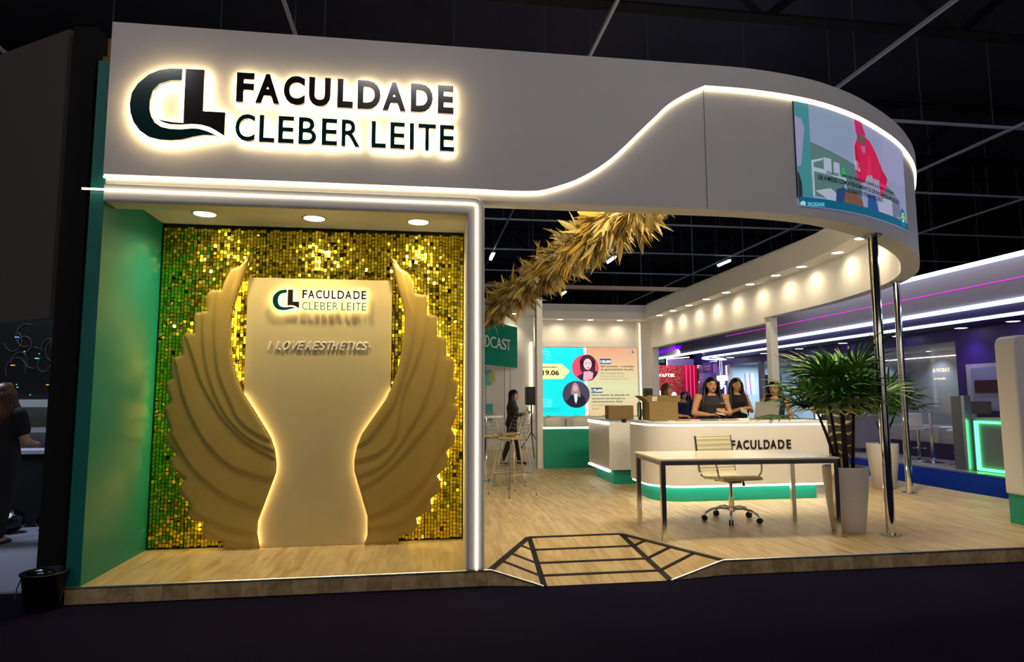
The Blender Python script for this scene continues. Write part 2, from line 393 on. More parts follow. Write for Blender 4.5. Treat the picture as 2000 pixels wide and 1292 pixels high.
# raised upper board with S-shaped lower edge
LP = [(-.006, 2.985), (1.2, 2.988), (2.665, 2.99), (2.999, 2.986), (3.224, 2.99), (3.338, 3.005), (3.468, 3.046), (3.599, 3.096), (3.746, 3.176), (3.894, 3.28), (4.047, 3.42), (4.183, 3.558), (4.31, 3.683), (4.442, 3.81), (4.608, 3.916), (4.775, 3.998)]
LPs = catmull(LP, 4)
up_board = pxz(LPs+[(4.775, 4.187), (-.006, 4.187)], -.03, .0)
t = thing('fascia_board', 'white raised upper fascia board with a wave-shaped lower edge', 'fascia board', (0, 0, 3))
obj('straight_board', up_board, white, t, world=True)
cp = [c for c in CS if c[0] <= 9.11]
o = obj('curved_board', ribbon(offset(cp, -.03), cp, 3.998, 4.187), white, t, world=True)
for p in o.data.polygons: p.use_smooth = True
m = o.modifiers.new('e', 'EDGE_SPLIT'); m.split_angle = math.radians(30)
led_end = [c for c in CS if c[0] <= 8.75]
bm = nb(); tube(bm, [(x, -.016, z-.016) for x, z in LPs], .011, 6)
tag(obj('led_strip', bm, ledw), 'warm glowing LED line rising in a wave across the white fascia', 'light strip')
bm = nb(); tube(bm, [(x, y, 3.982) for x, y in offset(led_end, -.016)], .012, 6)
tag(obj('led_strip', bm, ledw), 'warm glowing LED line around the rounded corner above the curved screen', 'light strip')
bm = nb(); tube(bm, [(4.77, -.005, 2.91), (4.77, -.005, 4.0)], .002, 4); struct('trim_2', bm, mat('joint', (60, 55, 55), .8))
for x in (5.05,):
    obj('wood_offcut', bx(4.63, 5.3, .02, .18, 4.187, 4.205), ply, None); o = bpy.context.view_layer
tag([o for o in scn.objects if o.name.startswith('wood_offcut')][0], 'strip of bare plywood lying on top of the white fascia', 'board')
for nm, b in (('wood_brace', (-.09, -.02, .1, .2, 3.9, 4.12)), ('wood_brace', (-.13, -.1, .12, 1.0, 2.2, 3.98))):
    struct('trim_3', bx(*b), ply)

# niche frame
z1, z0 = 2.921, 2.775
def arc(cx, cz, r, a0, a1, n=6): return [(cx+r*math.cos(a0+(a1-a0)*i/n), cz+r*math.sin(a0+(a1-a0)*i/n)) for i in range(n+1)]
poly = [(0, z1)]+arc(2.856-.09, z1-.09, .09, PI/2, 0)+[(2.856, 0), (2.714, 0), (2.714, z0), (0, z0)]
t = thing('niche_frame', 'rounded white frame around the gold niche with a glowing inset line', 'frame', (0, 0, 0))
obj('frame_profile', pxz(poly, -.035, .18), white, t, world=True, bevel=.022, seg=3)
bm = nb(); tube(bm, [(-.134, -.05, 2.861), (1.4, -.043, 2.861), (2.765, -.042, 2.861)]+[(x, -.042, z) for x, z in arc(2.772, 2.84, .02, PI/2, 0, 3)]+[(2.792, -.042, 2.6), (2.795, -.042, 1.5), (2.794, -.042, 0.01)], .008, 6)
obj('led_line', bm, emat('led_frame', (1., .87, .64), 4), t, world=True)
# niche shell
struct('wall_niche_left', bx(-.1, 0, .0, 1.2, 0, 2.98), teal)
struct('trim_4', bx(-.1, -.0005, -.002, .06, 0, 3.885), tealed)
struct('trim_5', bx(-.1, -.001, .06, 1.2, 2.98, 3.885), tealed)
struct('wall_niche_back', bx(-.1, 2.90, 1.125, 1.2, 0, 3.0), mat('black_board', (12, 12, 8), .5))
struct('ceiling_niche', bx(0, 2.85, .18, 1.2, 2.918, 2.96), whitein)
struct('wall_niche_right', bx(2.765, 2.85, .1, 1.2, 0, 2.918), whitein)
for i, (x, y) in enumerate(((.485, .71), (1.403, .735), (2.323, .74))):
    downlight((x, y, 2.917), f'{["left", "middle", "right"][i]} round downlight in the niche ceiling above the gold wall', 'niche downlights', 60, .09, col=(1, .82, .44), ang=150)

# gold shimmer wall: thousands of small hanging mirror squares (too small to pick apart)
def shimmer():
    V, F, MI = [], [], []
    cw, ch = .0292, .0345
    nx, nz = int(2.76/cw), int(2.88/ch)
    for i in range(nx):
        zo = random.uniform(-.012, .012)
        for j in range(nz):
            x = .012+cw*(i+.5); z = .018+zo+ch*(j+.5); y = 1.100+random.uniform(-.003, .003)
            ax = random.gauss(0, .13); az = random.gauss(0, .08)
            if random.random() < .28: ax = random.gauss(0, .38); az = random.gauss(0, .20)
            hx, hz, th = cw*.405, ch*.445, .0015
            R = Matrix.Rotation(az, 3, 'Z') @ Matrix.Rotation(ax, 3, 'X'); b = len(V)
            for yy in (-th, th):
                for sx, sz in ((-1, -1), (1, -1), (1, 1), (-1, 1)):
                    V.append(tuple(Vector((x, y, z))+R @ Vector((sx*hx, yy, sz*hz))))
            F += [(b, b+1, b+2, b+3), (b, b+4, b+5, b+1), (b+1, b+5, b+6, b+2), (b+2, b+6, b+7, b+3), (b+3, b+7, b+4, b)]
            k = random.random(); mi = 0 if k < .8 else (1 if k < .95 else 2); MI += [mi]*5
    me = bpy.data.meshes.new('mirror_squares'); me.from_pydata(V, [], F)
    for i, p in enumerate(me.polygons): p.material_index = MI[i]
    me.update(); return me
gold = mat('gold_mirror', (.96, .76, .035), .22, 1.); gold2 = mat('gold_mirror_pale', (.96, .80, .09), .34, 1.); gold3 = mat('gold_mirror_dark', (.60, .44, .03), .12, 1.)
t = thing('shimmer_wall', 'gold shimmer wall of small mirror squares behind the wings', 'wall panel', (0, 1.1, 0))
o = obj('mirror_squares', shimmer(), [gold, gold2, gold3], t, world=True, kind='stuff')
bm = nb()
for i in range(10): box(bm, .3*i+.008, .3*i+.012, 1.094, 1.124, 0, 2.915)
for j in range(10): box(bm, .0, 2.76, 1.108, 1.124, .3*j+.004, .3*j+.007)
obj('panel_grid', bm, mat('dark_clear_plastic', (40, 36, 10), .2), t, world=True)

# wings: carved boards
WL = [(0.784, 2.634), (0.746, 2.58), (0.704, 2.517), (0.629, 2.49), (0.579, 2.378), (0.557, 2.297), (0.466, 2.295), (0.435, 2.26), (0.44, 2.101), (0.339, 2.083), (0.331, 2.025), (0.336, 1.9), (0.267, 1.899), (0.23, 1.853), (0.231, 1.795), (0.246, 1.703), (0.164, 1.673), (0.153, 1.61), (0.172, 1.491), (0.133, 1.454), (0.131, 1.387), (0.168, 1.287), (0.118, 1.222), (0.144, 1.125), (0.18, 1.04), (0.149, 1.0), (0.144, 0.947), (0.235, 0.825), (0.192, 0.779), (0.202, 0.711), (0.264, 0.654), (0.317, 0.611), (0.277, 0.55), (0.271, 0.502), (0.333, 0.427), (0.377, 0.394), (0.357, 0.337), (0.365, 0.291), (0.4, 0.249), (0.488, 0.239), (0.482, 0.119), (0.53, 0.083), (0.657, 0.072), (0.659, 0.003)]
WLI = [(0.789, 2.62), (0.774, 2.53), (0.737, 2.396), (0.694, 2.249), (0.664, 2.133), (0.649, 1.973), (0.655, 1.769), (0.684, 1.626), (0.723, 1.497), (0.783, 1.348), (.90, 1.17), (1.06, .95), (1.16, .75), (1.15, .6), (1.06, .3), (1.04, .003)]
WR = [(2.078, 2.632), (2.115, 2.612), (2.161, 2.535), (2.235, 2.491), (2.265, 2.415), (2.297, 2.297), (2.409, 2.281), (2.414, 2.098), (2.508, 2.084), (2.51, 1.891), (2.599, 1.881), (2.601, 1.7), (2.668, 1.671), (2.681, 1.592), (2.662, 1.498), (2.706, 1.439), (2.699, 1.349), (2.663, 1.265), (2.707, 1.204), (2.698, 1.131), (2.646, 1.028), (2.686, 0.955), (2.68, 0.881), (2.599, 0.81), (2.628, 0.744), (2.592, 0.665), (2.52, 0.593), (2.557, 0.535), (2.543, 0.449), (2.463, 0.386), (2.471, 0.293), (2.335, 0.219), (2.35, 0.141), (2.278, 0.073), (2.18, 0.068), (2.173, 0.003)]
WRI = [(2.07, 2.616), (2.095, 2.502), (2.133, 2.351), (2.18, 2.2), (2.204, 2.08), (2.198, 1.93), (2.178, 1.75), (2.144, 1.572), (2.089, 1.391), (1.97, 1.2), (1.80, .97), (1.71, .75), (1.72, .62), (1.82, .3), (1.83, .003)]
CRL = [[(0.725, 2.543), (0.698, 2.513), (0.682, 2.38), (0.652, 2.262), (0.644, 2.131), (0.64, 1.971)], [(0.518, 2.296), (0.513, 2.143), (0.507, 1.97), (0.522, 1.768), (0.541, 1.625), (0.581, 1.469), (0.699, 1.214), (0.729, 1.147), (0.842, 1.033), (1.029, 0.93)], [(0.40, 2.09), (0.41, 1.87), (0.44, 1.66), (0.50, 1.44), (0.60, 1.22), (0.70, 1.08), (0.86, 0.94), (1.06, 0.84)], [(0.269, 1.852), (0.329, 1.696), (0.421, 1.441), (0.551, 1.215), (0.594, 1.148), (0.735, 0.992), (0.902, 0.864), (1.075, 0.77)], [(0.2, 1.6), (0.26, 1.36), (0.36, 1.12), (0.50, .9), (0.72, 0.70), (1.09, 0.58)], [(0.174, 1.027), (0.373, 0.707), (0.648, 0.467), (0.797, 0.401), (0.974, 0.337)], [(0.231, 0.655), (0.389, 0.351), (0.538, 0.252), (0.712, 0.178), (0.941, 0.13)], [(0.381, 0.229), (0.515, 0.157), (0.637, 0.086), (0.797, 0.039), (0.958, 0.027)]]
CRR = [[(2.154, 2.519), (2.176, 2.489), (2.215, 2.353), (2.254, 2.202)], [(2.297, 2.294), (2.314, 2.172), (2.301, 2.006), (2.266, 1.781), (2.204, 1.513), (2.113, 1.249), (2.021, 1.107), (1.909, 0.95), (1.811, 0.879)], [(2.418, 2.098), (2.391, 1.887), (2.32, 1.632), (2.192, 1.307), (2.138, 0.976), (1.983, 0.805), (1.771, 0.737)], [(2.53, 1.88), (2.50, 1.6), (2.40, 1.27), (2.25, 1.0), (2.05, .72), (1.8, .6)], [(2.64, 1.6), (2.58, 1.3), (2.46, 1.1), (2.342, 0.944), (2.142, 0.716), (1.973, 0.576), (1.833, 0.494)], [(2.562, 0.854), (2.404, 0.567), (2.232, 0.399), (2.062, 0.305), (1.901, 0.232)], [(2.463, 0.48), (2.32, 0.283), (2.15, 0.175), (1.903, 0.148)]]
def wing(t, outer, inner, creases, y, mt):
    poly = outer+inner[::-1]
    obj('wing_board', pxz(poly, y, y+.018), mt, t, world=True)
    P = np.array(poly); step = .0085
    xs = np.arange(P[:, 0].min(), P[:, 0].max()+step, step); zs = np.arange(0.004, P[:, 1].max()+step, step)
    X, Z = np.meshgrid(xs, zs, indexing='ij'); ins = np.zeros(X.shape, bool); db = np.full(X.shape, 9.)
    n = len(P)
    def segd(a, b):
        d = b-a; L = (d**2).sum()+1e-12; s = np.clip(((X-a[0])*d[0]+(Z-a[1])*d[1])/L, 0, 1)
        return np.hypot(X-a[0]-s*d[0], Z-a[1]-s*d[1]), d
    for i in range(n):
        a, b = P[i], P[(i+1) % n]
        c = ((a[1] > Z) != (b[1] > Z)) & (X < (b[0]-a[0])*(Z-a[1])/(b[1]-a[1]+1e-12)+a[0]); ins ^= c
        db = np.minimum(db, segd(a, b)[0])
    Hh = .006+.008*np.clip(db/.03, 0, 1)**.7
    for cr in creases:
        cr = np.array(catmull([tuple(c) for c in cr], 4)); dm = np.full(X.shape, 9.); sg = np.zeros(X.shape)
        for a, b in zip(cr, cr[1:]):
            dd, d = segd(a, b); side = np.sign(d[0]*(Z-a[1])-d[1]*(X-a[0])); m_ = dd < dm; dm[m_] = dd[m_]; sg[m_] = side[m_]
        Hh += .0055*np.exp(-dm/.10)*np.tanh(dm*(sg if t['side'] > 0 else -sg)/.011)
    Hh = np.clip(Hh, .001, .06)
    idx = -np.ones(X.shape, int); V = []
    for i in range(X.shape[0]):
        for j in range(X.shape[1]):
            if ins[i, j]: idx[i, j] = len(V); V.append((X[i, j], y-Hh[i, j], Z[i, j]))
    F = []
    for i in range(X.shape[0]-1):
        for j in range(X.shape[1]-1):
            q = (idx[i, j], idx[i+1, j], idx[i+1, j+1], idx[i, j+1])
            if min(q) >= 0: F.append(q)
    me = bpy.data.meshes.new('feather_relief'); me.from_pydata(V, [], F)
    bm = nb(); bm.from_mesh(me); be = [e for e in bm.edges if e.is_boundary]
    r = bmesh.ops.extrude_edge_only(bm, edges=be)
    for v in r['geom']:
        if isinstance(v, bmesh.types.BMVert): v.co.y = y+.002
    o = obj('feather_relief', bm, mt, t, world=True, smooth=True)
wingM = mat('wing_pearl_print', (172, 144, 74), .38, var=.06, vscale=4, stretch=(1, 1, .4))
YW = .985
LOWL = [(0.798, 1.355), (0.909, 1.184), (1.041, 0.971), (1.08, .86), (1.098, 0.741), (1.096, 0.657), (0.958, 0.243), (0.954, 0.142), (0.98, 0.008)]
LOWR = [(2.091, 1.402), (2.042, 1.297), (1.835, 0.99), (1.795, .88), (1.773, 0.757), (1.775, 0.66), (1.898, 0.257), (1.901, 0.098), (1.876, 0.008)]
def toward(p, c, d):
    v = Vector((c[0]-p[0], c[1]-p[1])); v.normalize(); return (p[0]+v.x*d, p[1]+v.y*d)
def shr(pts, k=.993): return [(2.355+(x-2.355)*k, max(.003, 1.316+(z-1.316)*k)) for x, z in pts]
ledG = emat('led_gold', (1., .74, .22), 34); ledB = emat('led_backdrop', (1., .80, .44), 15)
for sd, (ou, inn, low, cr) in ((1, (WL, WLI[:9], LOWL, CRL)), (-1, (WR, WRI[:8], LOWR, CRR))):
    t = thing('wing', 'carved golden-beige wing on the %s side of the photo backdrop' % ('left' if sd > 0 else 'right'), 'wing', ((.6 if sd > 0 else 2.3), YW, 0)); t['side'] = sd
    ou, low = shr(ou), shr(low, 1.003); inn = shr(inn)+low; cr = [shr(c) for c in cr]
    wing(t, ou, inn, cr, YW, wingM)
    cxy = (.75, 1.1) if sd > 0 else (2.1, 1.1)
    bm = nb(); tube(bm, [(x, YW+.036, z) for x, z in [toward(p, cxy, .022) for p in catmull(ou[3:-2], 2)]], .006, 5); obj('back_led', bm, ledG, t, world=True)
    bm = nb(); tube(bm, [(x-.02*sd, YW+.03, z) for x, z in inn[2:9 if sd > 0 else 8]], .005, 5); obj('back_led', bm, ledG, t, world=True)
    bm = nb(); tube(bm, [(x-.016*sd, YW+.026, max(z, .03)) for x, z in low], .0055, 6); obj('back_led', bm, ledB, t, world=True)
t = thing('photo_backdrop', 'beige photo backdrop board standing behind the two golden wings', 'backdrop', (1.43, 1.04, 0))
obj('board', pxz([(.782, .003), (.782, 2.417), (2.083, 2.415), (2.083, .003)], 1.032, 1.055), mat('backdrop_board', (196, 179, 134), .5, var=.02), t, world=True)

# ------------------------------------------------------------------ signs
FS = [('F', .934, 1.062), ('A', 1.076, 1.253), ('C', 1.283, 1.442), ('U', 1.472, 1.636), ('L', 1.688, 1.808), ('D', 1.843, 2.021), ('A', 2.038, 2.218), ('D', 2.257, 2.432), ('E', 2.471, 2.598)]
CLs = [('C', .938, 1.08), ('L', 1.113, 1.226), ('E', 1.253, 1.369), ('B', 1.404, 1.537), ('E', 1.578, 1.694), ('R', 1.728, 1.866), ('L', 1.957, 2.068), ('E', 2.102, 2.215), ('I', 2.253, 2.286), ('T', 2.32, 2.459), ('E', 2.49, 2.604)]
LC = [(0.537, 3.811), (0.45, 3.808), (0.374, 3.79), (0.299, 3.749), (0.227, 3.673), (0.19, 3.599), (0.179, 3.514), (0.188, 3.444), (0.211, 3.375), (0.258, 3.308), (0.323, 3.263), (0.4, 3.246), (0.476, 3.245), (0.552, 3.254), (0.628, 3.279), (0.704, 3.298), (0.782, 3.301), (0.837, 3.281), (0.788, 3.307), (0.742, 3.328), (0.677, 3.346), (0.625, 3.346), (0.549, 3.334), (0.472, 3.333), (0.408, 3.345), (0.362, 3.377), (0.334, 3.425), (0.319, 3.48), (0.319, 3.551), (0.337, 3.63), (0.379, 3.683), (0.454, 3.714), (0.539, 3.722)]
LL = [(0.56, 3.813), (0.696, 3.814), (0.699, 3.486), (0.86, 3.485), (0.86, 3.299), (0.807, 3.332), (0.753, 3.362), (0.688, 3.378), (0.624, 3.38), (0.547, 3.37), (0.47, 3.369), (0.419, 3.382), (0.377, 3.403), (0.431, 3.393), (0.495, 3.385), (0.563, 3.385)]
def logo_sign(t, f, y, d, thin=0.):
    """f maps (x,z) of the big sign to its place"""
    for nm, pl, mm in (('letter', LC, signtl), ('letter', LL, signdk)):
        pl = [f(*p) for p in pl]; bm = pxz(pl, y-d, y); me_o = obj(nm, bm, [mm, halo], t, world=True)
        for p in me_o.data.polygons:
            if p.normal.y > .5: p.material_index = 1
    for row, zz0, zz1, mm, bo in ((FS, 3.578, 3.812, signdk, .042), (CLs, 3.268, 3.481, signtl, .012)):
        for ch, a, b in row:
            (x0, q0), (x1, q1) = f(a, zz0), f(b, zz1)
            xz_text('letter', ch, x0, x1, q0, q1, y, d, [mm, halo], t, bold=bo-thin if ch != 'I' else .0, split=True)
t = thing('company_sign', 'large dark halo-lit sign FACULDADE CLEBER LEITE on the white fascia', 'sign', (.2, -.06, 3.25))
logo_sign(t, lambda x, z: (x, z), -.068, .03)
t = thing('company_sign', 'small halo-lit sign FACULDADE CLEBER LEITE on the beige backdrop', 'sign', (1.03, .9, 2.1))
ks = (1.857-1.029)/(2.604-.179)
halo = emat('sign_back_led_small', (1., .80, .42), 24)
logo_sign(t, lambda x, z: (1.013+(x-.179)*ks*1.0125, 2.304+(z-3.811)*ks*.99), .998, .012, .014)
# "I LOVE AESTHETICS." hand-drawn letters
ST = {'I': [[(.5, 0), (.5, 1)]], 'L': [[(.05, 1), (0, .04), (.9, .0)]], 'O': [[(.5, 1), (.1, .8), (0, .4), (.25, .02), (.6, 0), (.95, .35), (.9, .8), (.5, 1)]], 'V': [[(0, 1), (.35, 0), (1, 1)]],
      'E': [[(.95, 1), (.1, .95), (.0, .05), (.9, 0)], [(.05, .5), (.8, .52)]], 'A': [[(0, 0), (.5, 1), (.95, 0)], [(.15, .35), (.85, .38)]], 'S': [[(.95, .9), (.5, 1), (.1, .75), (.4, .55), (.85, .35), (.6, .02), (0, .08)]],
      'T': [[(0, .98), (1, 1)], [(.5, 1), (.45, 0)]], 'H': [[(0, 1), (0, 0)], [(.9, 1), (.9, 0)], [(0, .5), (.9, .52)]], 'C': [[(.95, .85), (.55, 1), (.1, .7), (.05, .25), (.4, .0), (.9, .12)]], '.': [[(.3, .45), (.5, .45)]]}
t = thing('slogan_lettering', 'white raised hand-drawn words I LOVE AESTHETICS on the backdrop', 'sign', (.99, .93, 1.75))
cr_ = [('I', 150, 200), ('L', 272, 350), ('O', 362, 455), ('V', 475, 570), ('E', 572, 655), ('A', 680, 765), ('E', 782, 862), ('S', 870, 955), ('T', 965, 1045), ('H', 1050, 1130), ('E', 1162, 1235), ('T', 1250, 1325), ('I', 1325, 1380), ('C', 1385, 1462), ('S', 1468, 1550), ('.', 1560, 1590)]
for ch, a, b in cr_:
    bm = nb(); x0 = .972+(a-150)*(1.864-.972)/1400; wd = (b-a-18)*(1.87-.991)/1400
    for s in ST[ch]:
        pts = catmull([(x0+px*wd+.018*pz, 1.024, 1.758+pz*.068) for px, pz in s], 3) if len(s) > 3 and ch in 'OSC' else [(x0+px*wd+.018*pz, 1.024, 1.758+pz*.068) for px, pz in s]
        tube(bm, pts, .0074, 6)
        for p in pts: sph(bm, p, .0074, 6)
    obj('letter', bm, offw, t, world=True)

# ------------------------------------------------------------------ curved LED screen
def cy_at(x):
    for (a, b), (c, d) in zip(CS, CS[1:]):
        if a <= x <= c: s = (x-a)/(c-a); n = Vector((d-b, -(c-a))).normalized(); return b+(d-b)*s, n
    return 0, Vector((0, -1))
def onscreen(p, off):
    y, n = cy_at(p[0]); return (p[0]+n.x*off, y+n.y*off, p[2])
t = thing('curved_screen', 'curved video screen on the rounded fascia showing a pink-clad clinician', 'screen', (6.5, .4, 3.0))
def cpoly(name, poly, rgb, layer, s=.62):
    bm = nb(); vs = [bm.verts.new((a, 0, b)) for a, b in poly]; bm.faces.new(vs)
    x = 5.6
    while x < 7.6:
        bmesh.ops.bisect_plane(bm, geom=bm.verts[:]+bm.edges[:]+bm.faces[:], plane_co=(x, 0, 0), plane_no=(1, 0, 0)); x += .05
    bmesh.ops.triangulate(bm, faces=bm.faces[:])
    for v in bm.verts: v.co = onscreen(v.co, .012+.0015*layer)
    return obj(name, bm, emat('screen_%d_%d_%d' % rgb, rgb, s), t, world=True)
cb = [c for c in CS if 5.656 <= c[0] <= 7.52]
obj('screen_body', ribbon(offset([(5.65, cy_at(5.65)[0])]+cb+[(7.52, cy_at(7.52)[0])], -.011), offset([(5.65, cy_at(5.65)[0])]+cb+[(7.52, cy_at(7.52)[0])], -.001), 3.068, 3.958), blackp, t, world=True)
cpoly('picture', [(5.656, 2.99), (7.515, 3.06), (7.515, 3.955), (5.656, 3.955)], (150, 156, 190), 0)
cpoly('picture', [(5.656, 3.0), (5.82, 3.03), (5.82, 3.955), (5.656, 3.955)], (66, 140, 148), 1)
cpoly('picture', [(5.82, 3.1), (6.5, 3.1), (6.5, 3.48), (5.82, 3.60)], (88, 124, 122), 1)
cpoly('picture', [(6.9, 3.1), (7.2, 3.1), (7.2, 3.38), (6.9, 3.46)], (98, 126, 124), 1)
cpoly('picture', [(5.656, 3.35), (5.70, 3.36), (5.76, 3.72), (5.73, 3.80), (5.656, 3.82)], (150, 150, 185), 2)
cpoly('picture', [(5.656, 3.04), (5.70, 3.05), (5.70, 3.2), (5.67, 3.3), (5.656, 3.3)], (38, 38, 50), 2)
for pl in ([(5.82, 3.10), (5.845, 3.10), (5.845, 3.43), (5.82, 3.43)], [(6.24, 3.06), (6.26, 3.06), (6.26, 3.36), (6.24, 3.36)], [(5.83, 3.33), (6.27, 3.31), (6.27, 3.35), (5.83, 3.37)], [(5.85, 3.15), (6.04, 3.20), (6.27, 3.09), (6.08, 3.06)], [(5.83, 3.43), (5.96, 3.47), (5.96, 3.45), (5.84, 3.41)], [(5.97, 3.36), (6.07, 3.36), (6.07, 3.48), (5.97, 3.48)], [(6.1, 3.35), (6.18, 3.35), (6.18, 3.46), (6.1, 3.46)]):
    cpoly('cart', pl, (176, 190, 205), 2)
cpoly('bottle', [(6.2, 3.34), (6.27, 3.34), (6.24, 3.43), (6.22, 3.43)], (24, 190, 90), 3)
cpoly('figure', [(6.43, 3.35), (6.42, 3.68), (6.48, 3.78), (6.62, 3.82), (6.70, 3.80), (6.80, 3.72), (6.93, 3.56), (7.02, 3.5), (6.99, 3.42), (6.93, 3.40), (6.91, 3.28), (6.85, 3.30), (6.84, 3.44), (6.6, 3.42), (6.57, 3.36), (6.5, 3.34)], (214, 32, 84), 3)
cpoly('figure', [(6.46, 3.82), (6.44, 3.955), (6.56, 3.955), (6.63, 3.83)], (200, 38, 96), 3)
for pl, rgb in (([(6.84, 3.44), (6.93, 3.56), (7.02, 3.5), (6.99, 3.42), (6.93, 3.40)], (196, 24, 76)), ([(6.43, 3.45), (6.425, 3.66), (6.46, 3.70), (6.49, 3.5), (6.5, 3.38)], (188, 24, 72)), ([(6.62, 3.44), (6.66, 3.66), (6.70, 3.62), (6.68, 3.44)], (226, 48, 98)), ([(6.86, 3.30), (6.86, 3.42), (6.99, 3.43), (6.96, 3.36)], (232, 50, 110))):
    cpoly('figure', pl, rgb, 4)
cpoly('picture', [(6.92, 3.5), (7.515, 3.55), (7.515, 3.955), (7.0, 3.955)], (160, 160, 198), 1)
cpoly('picture', [(5.82, 3.62), (6.4, 3.52), (6.4, 3.955), (5.82, 3.955)], (140, 158, 184), 1)
cpoly('picture', [(7.12, 3.14), (7.3, 3.16), (7.3, 3.34), (7.12, 3.38)], (120, 118, 150), 2)
cpoly('figure', [(6.47, 3.74), (6.47, 3.83), (6.62, 3.82), (6.61, 3.74), (6.56, 3.71)], (120, 84, 82), 4)
cpoly('figure', [(6.52, 3.70), (6.60, 3.73), (6.6, 3.66), (6.56, 3.64)], (190, 100, 170), 5)
cpoly('glove', [(6.41, 3.45), (6.41, 3.54), (6.47, 3.54), (6.49, 3.44)], (180, 185, 205), 4)
cpoly('glove', [(6.58, 3.32), (6.6, 3.43), (6.7, 3.46), (6.73, 3.34), (6.66, 3.28)], (160, 160, 178), 4)
cpoly('patient', [(6.10, 3.08), (6.12, 3.2), (6.22, 3.24), (6.32, 3.2), (6.3, 3.08)], (40, 70, 120), 3)
cpoly('patient', [(6.2, 3.06), (6.24, 3.2), (6.4, 3.22), (6.5, 3.16), (6.52, 3.05)], (126, 84, 70), 4)
cpoly('patient', [(6.58, 3.07), (6.6, 3.24), (6.74, 3.26), (6.80, 3.08)], (42, 82, 150), 4)
cpoly('patient', [(6.82, 3.1), (6.82, 3.26), (7.1, 3.3), (7.1, 3.12)], (176, 178, 205), 3)
cpoly('banner', [(5.656, 2.99), (7.505, 3.062), (7.505, 3.14), (5.656, 3.07)], (4, 96, 128), 6)
def mapscr(off): return lambda p: onscreen((p.x, 0, p.z), off)
def ctext(body, x0, x1, za, zb, h, rgb, lay=8, s=.6, bold=.03):
    o_ = (x0, 0, za); return put_text('lettering', body, o_, (x1-x0, 0, zb-za), (0, 0, h), (0, -.001, 0), emat('scrtext_%d_%d_%d' % rgb, rgb, s), t, bold=bold, flat=True, mapf=mapscr(.012+.0015*lay))
ctext('CURSO 100% DE PRÁTICA CLÍNICA COM DURAÇÃO', 5.99, 7.14, 3.315, 3.355, .042, (12, 12, 26))
ctext('DE 4 MESES COM ATENDIMENTOS DE PACIENTES MODELOS', 5.88, 7.24, 3.255, 3.285, .042, (12, 12, 26))
ctext('DURANTE TODO O CURSO', 6.27, 6.88, 3.195, 3.222, .042, (12, 12, 26))
ctext('FACULDADE', 5.745, 5.94, 2.992, 3.012, .036, (120, 220, 235))
cpoly('logo', [(5.66, 2.995), (5.72, 2.995), (5.72, 3.03), (5.69, 3.035), (5.665, 3.02)], (190, 220, 230), 8)
cpoly('badge', [(7.34+.075*math.cos(a*PI/8), 3.17+.10*math.sin(a*PI/8)) for a in range(16)], (8, 128, 140), 8)
ctext('5', 7.31, 7.37, 3.12, 3.12, .10, (210, 235, 235), 9)
cpoly('badge', [(7.27, 3.15), (7.41, 3.17), (7.41, 3.195), (7.27, 3.175)], (150, 190, 60), 9)

# ------------------------------------------------------------------ right-hand wall shelf, back wall
HS = 3.59
def cut(path): return [c for c in path if c[0] >= 2.9 and c[1] < 13.2]+[(path[-1][0], 13.12)]
struct('ceiling_cove', ribbon(cut(offset(OUT, .60)), cut(offset(OUT, .2)), HS+.012, HS+.05), whitein)
o = struct('trim_19', ribbon(cut(offset(OUT, .62)), cut(offset(OUT, .59)), HS-.005, 3.98), whitein)
for p in o.data.polygons: p.use_smooth = True
o.modifiers.new('e', 'EDGE_SPLIT').split_angle = math.radians(30)
struct('ceiling_back', bx(5.2, 9.3, 13.1, 13.7, HS, HS+.04), whitein)
struct('trim_20', bx(5.2, 8.91, 13.09, 13.12, HS-.005, 3.80), whitein)
struct('wall_booth_back', bx(5.2, 9.5, 13.7, 13.8, 0, 4.1), whitein)
struct('wall_booth_left', bx(-.1, 0, 1.2, 13.8, 0, 3.0), whitein)
struct('trim_21', bx(2.2, 2.5, 1.2, 10.9, 3.63, 3.75), whitein)
struct('wall_booth_return', bx(5.2, 5.3, 11.7, 13.7, 0, 3.6), whitein)
struct('trim_6', bx(9.3, 9.5, 7.12, 13.7, 2.79, 2.905), whitein)
struct('trim_7', bx(9.32, 9.52, 13.6, 13.8, 0, 2.9), whitein)
struct('trim_8', bx(9.34, 9.5, 6.98, 7.14, 0, 2.905), offw)
# recessed rails of the back wall around the big screen
struct('trim_9', bx(5.3, 8.96, 13.62, 13.7, 2.80, 2.96), whitein)
struct('trim_10', bx(8.83, 8.97, 13.60, 13.7, .0, 3.6), whitein)
bm = nb(); tube(bm, [(8.93, 13.585, .95), (8.93, 13.585, 3.52)], .012, 6); tag(obj('led_strip', bm, ledw), 'vertical warm LED line right of the big seminar screen', 'light strip')
bm = nb(); tube(bm, [(5.25, 11.59, .9), (5.25, 11.59, 2.75)], .018, 6); tag(obj('led_strip', bm, ledw), 'vertical warm LED line behind the black loudspeaker beside the white pillar', 'light strip')
arcpts = []
yl = [12.178, 11.2, 10.17, 9.165, 8.177, 7.126, 6.153, 5.323]
ring = offset(OUT, .47)
lps = [(9.03, y) for y in yl]+[(8.95, 4.21), (8.69, 3.30)]
near = [(8.10, 2.25), (7.47, 1.62), (6.75, 1.05), (5.95, .66), (5.0, .49), (4.05, .47), (3.2, .47)]
for i, (x, y) in enumerate(lps):
    downlight((x, y, HS+.012), f'{ORD[i]} round downlight from the back corner above the long right-hand wall', 'downlights above the right-hand wall', 24, ang=165)
for i, (x, y) in enumerate(near):
    downlight((x, y, HS+.012), f'{ORD[i]} hidden downlight from the chrome post behind the front fascia', 'downlights behind the front fascia', 52)
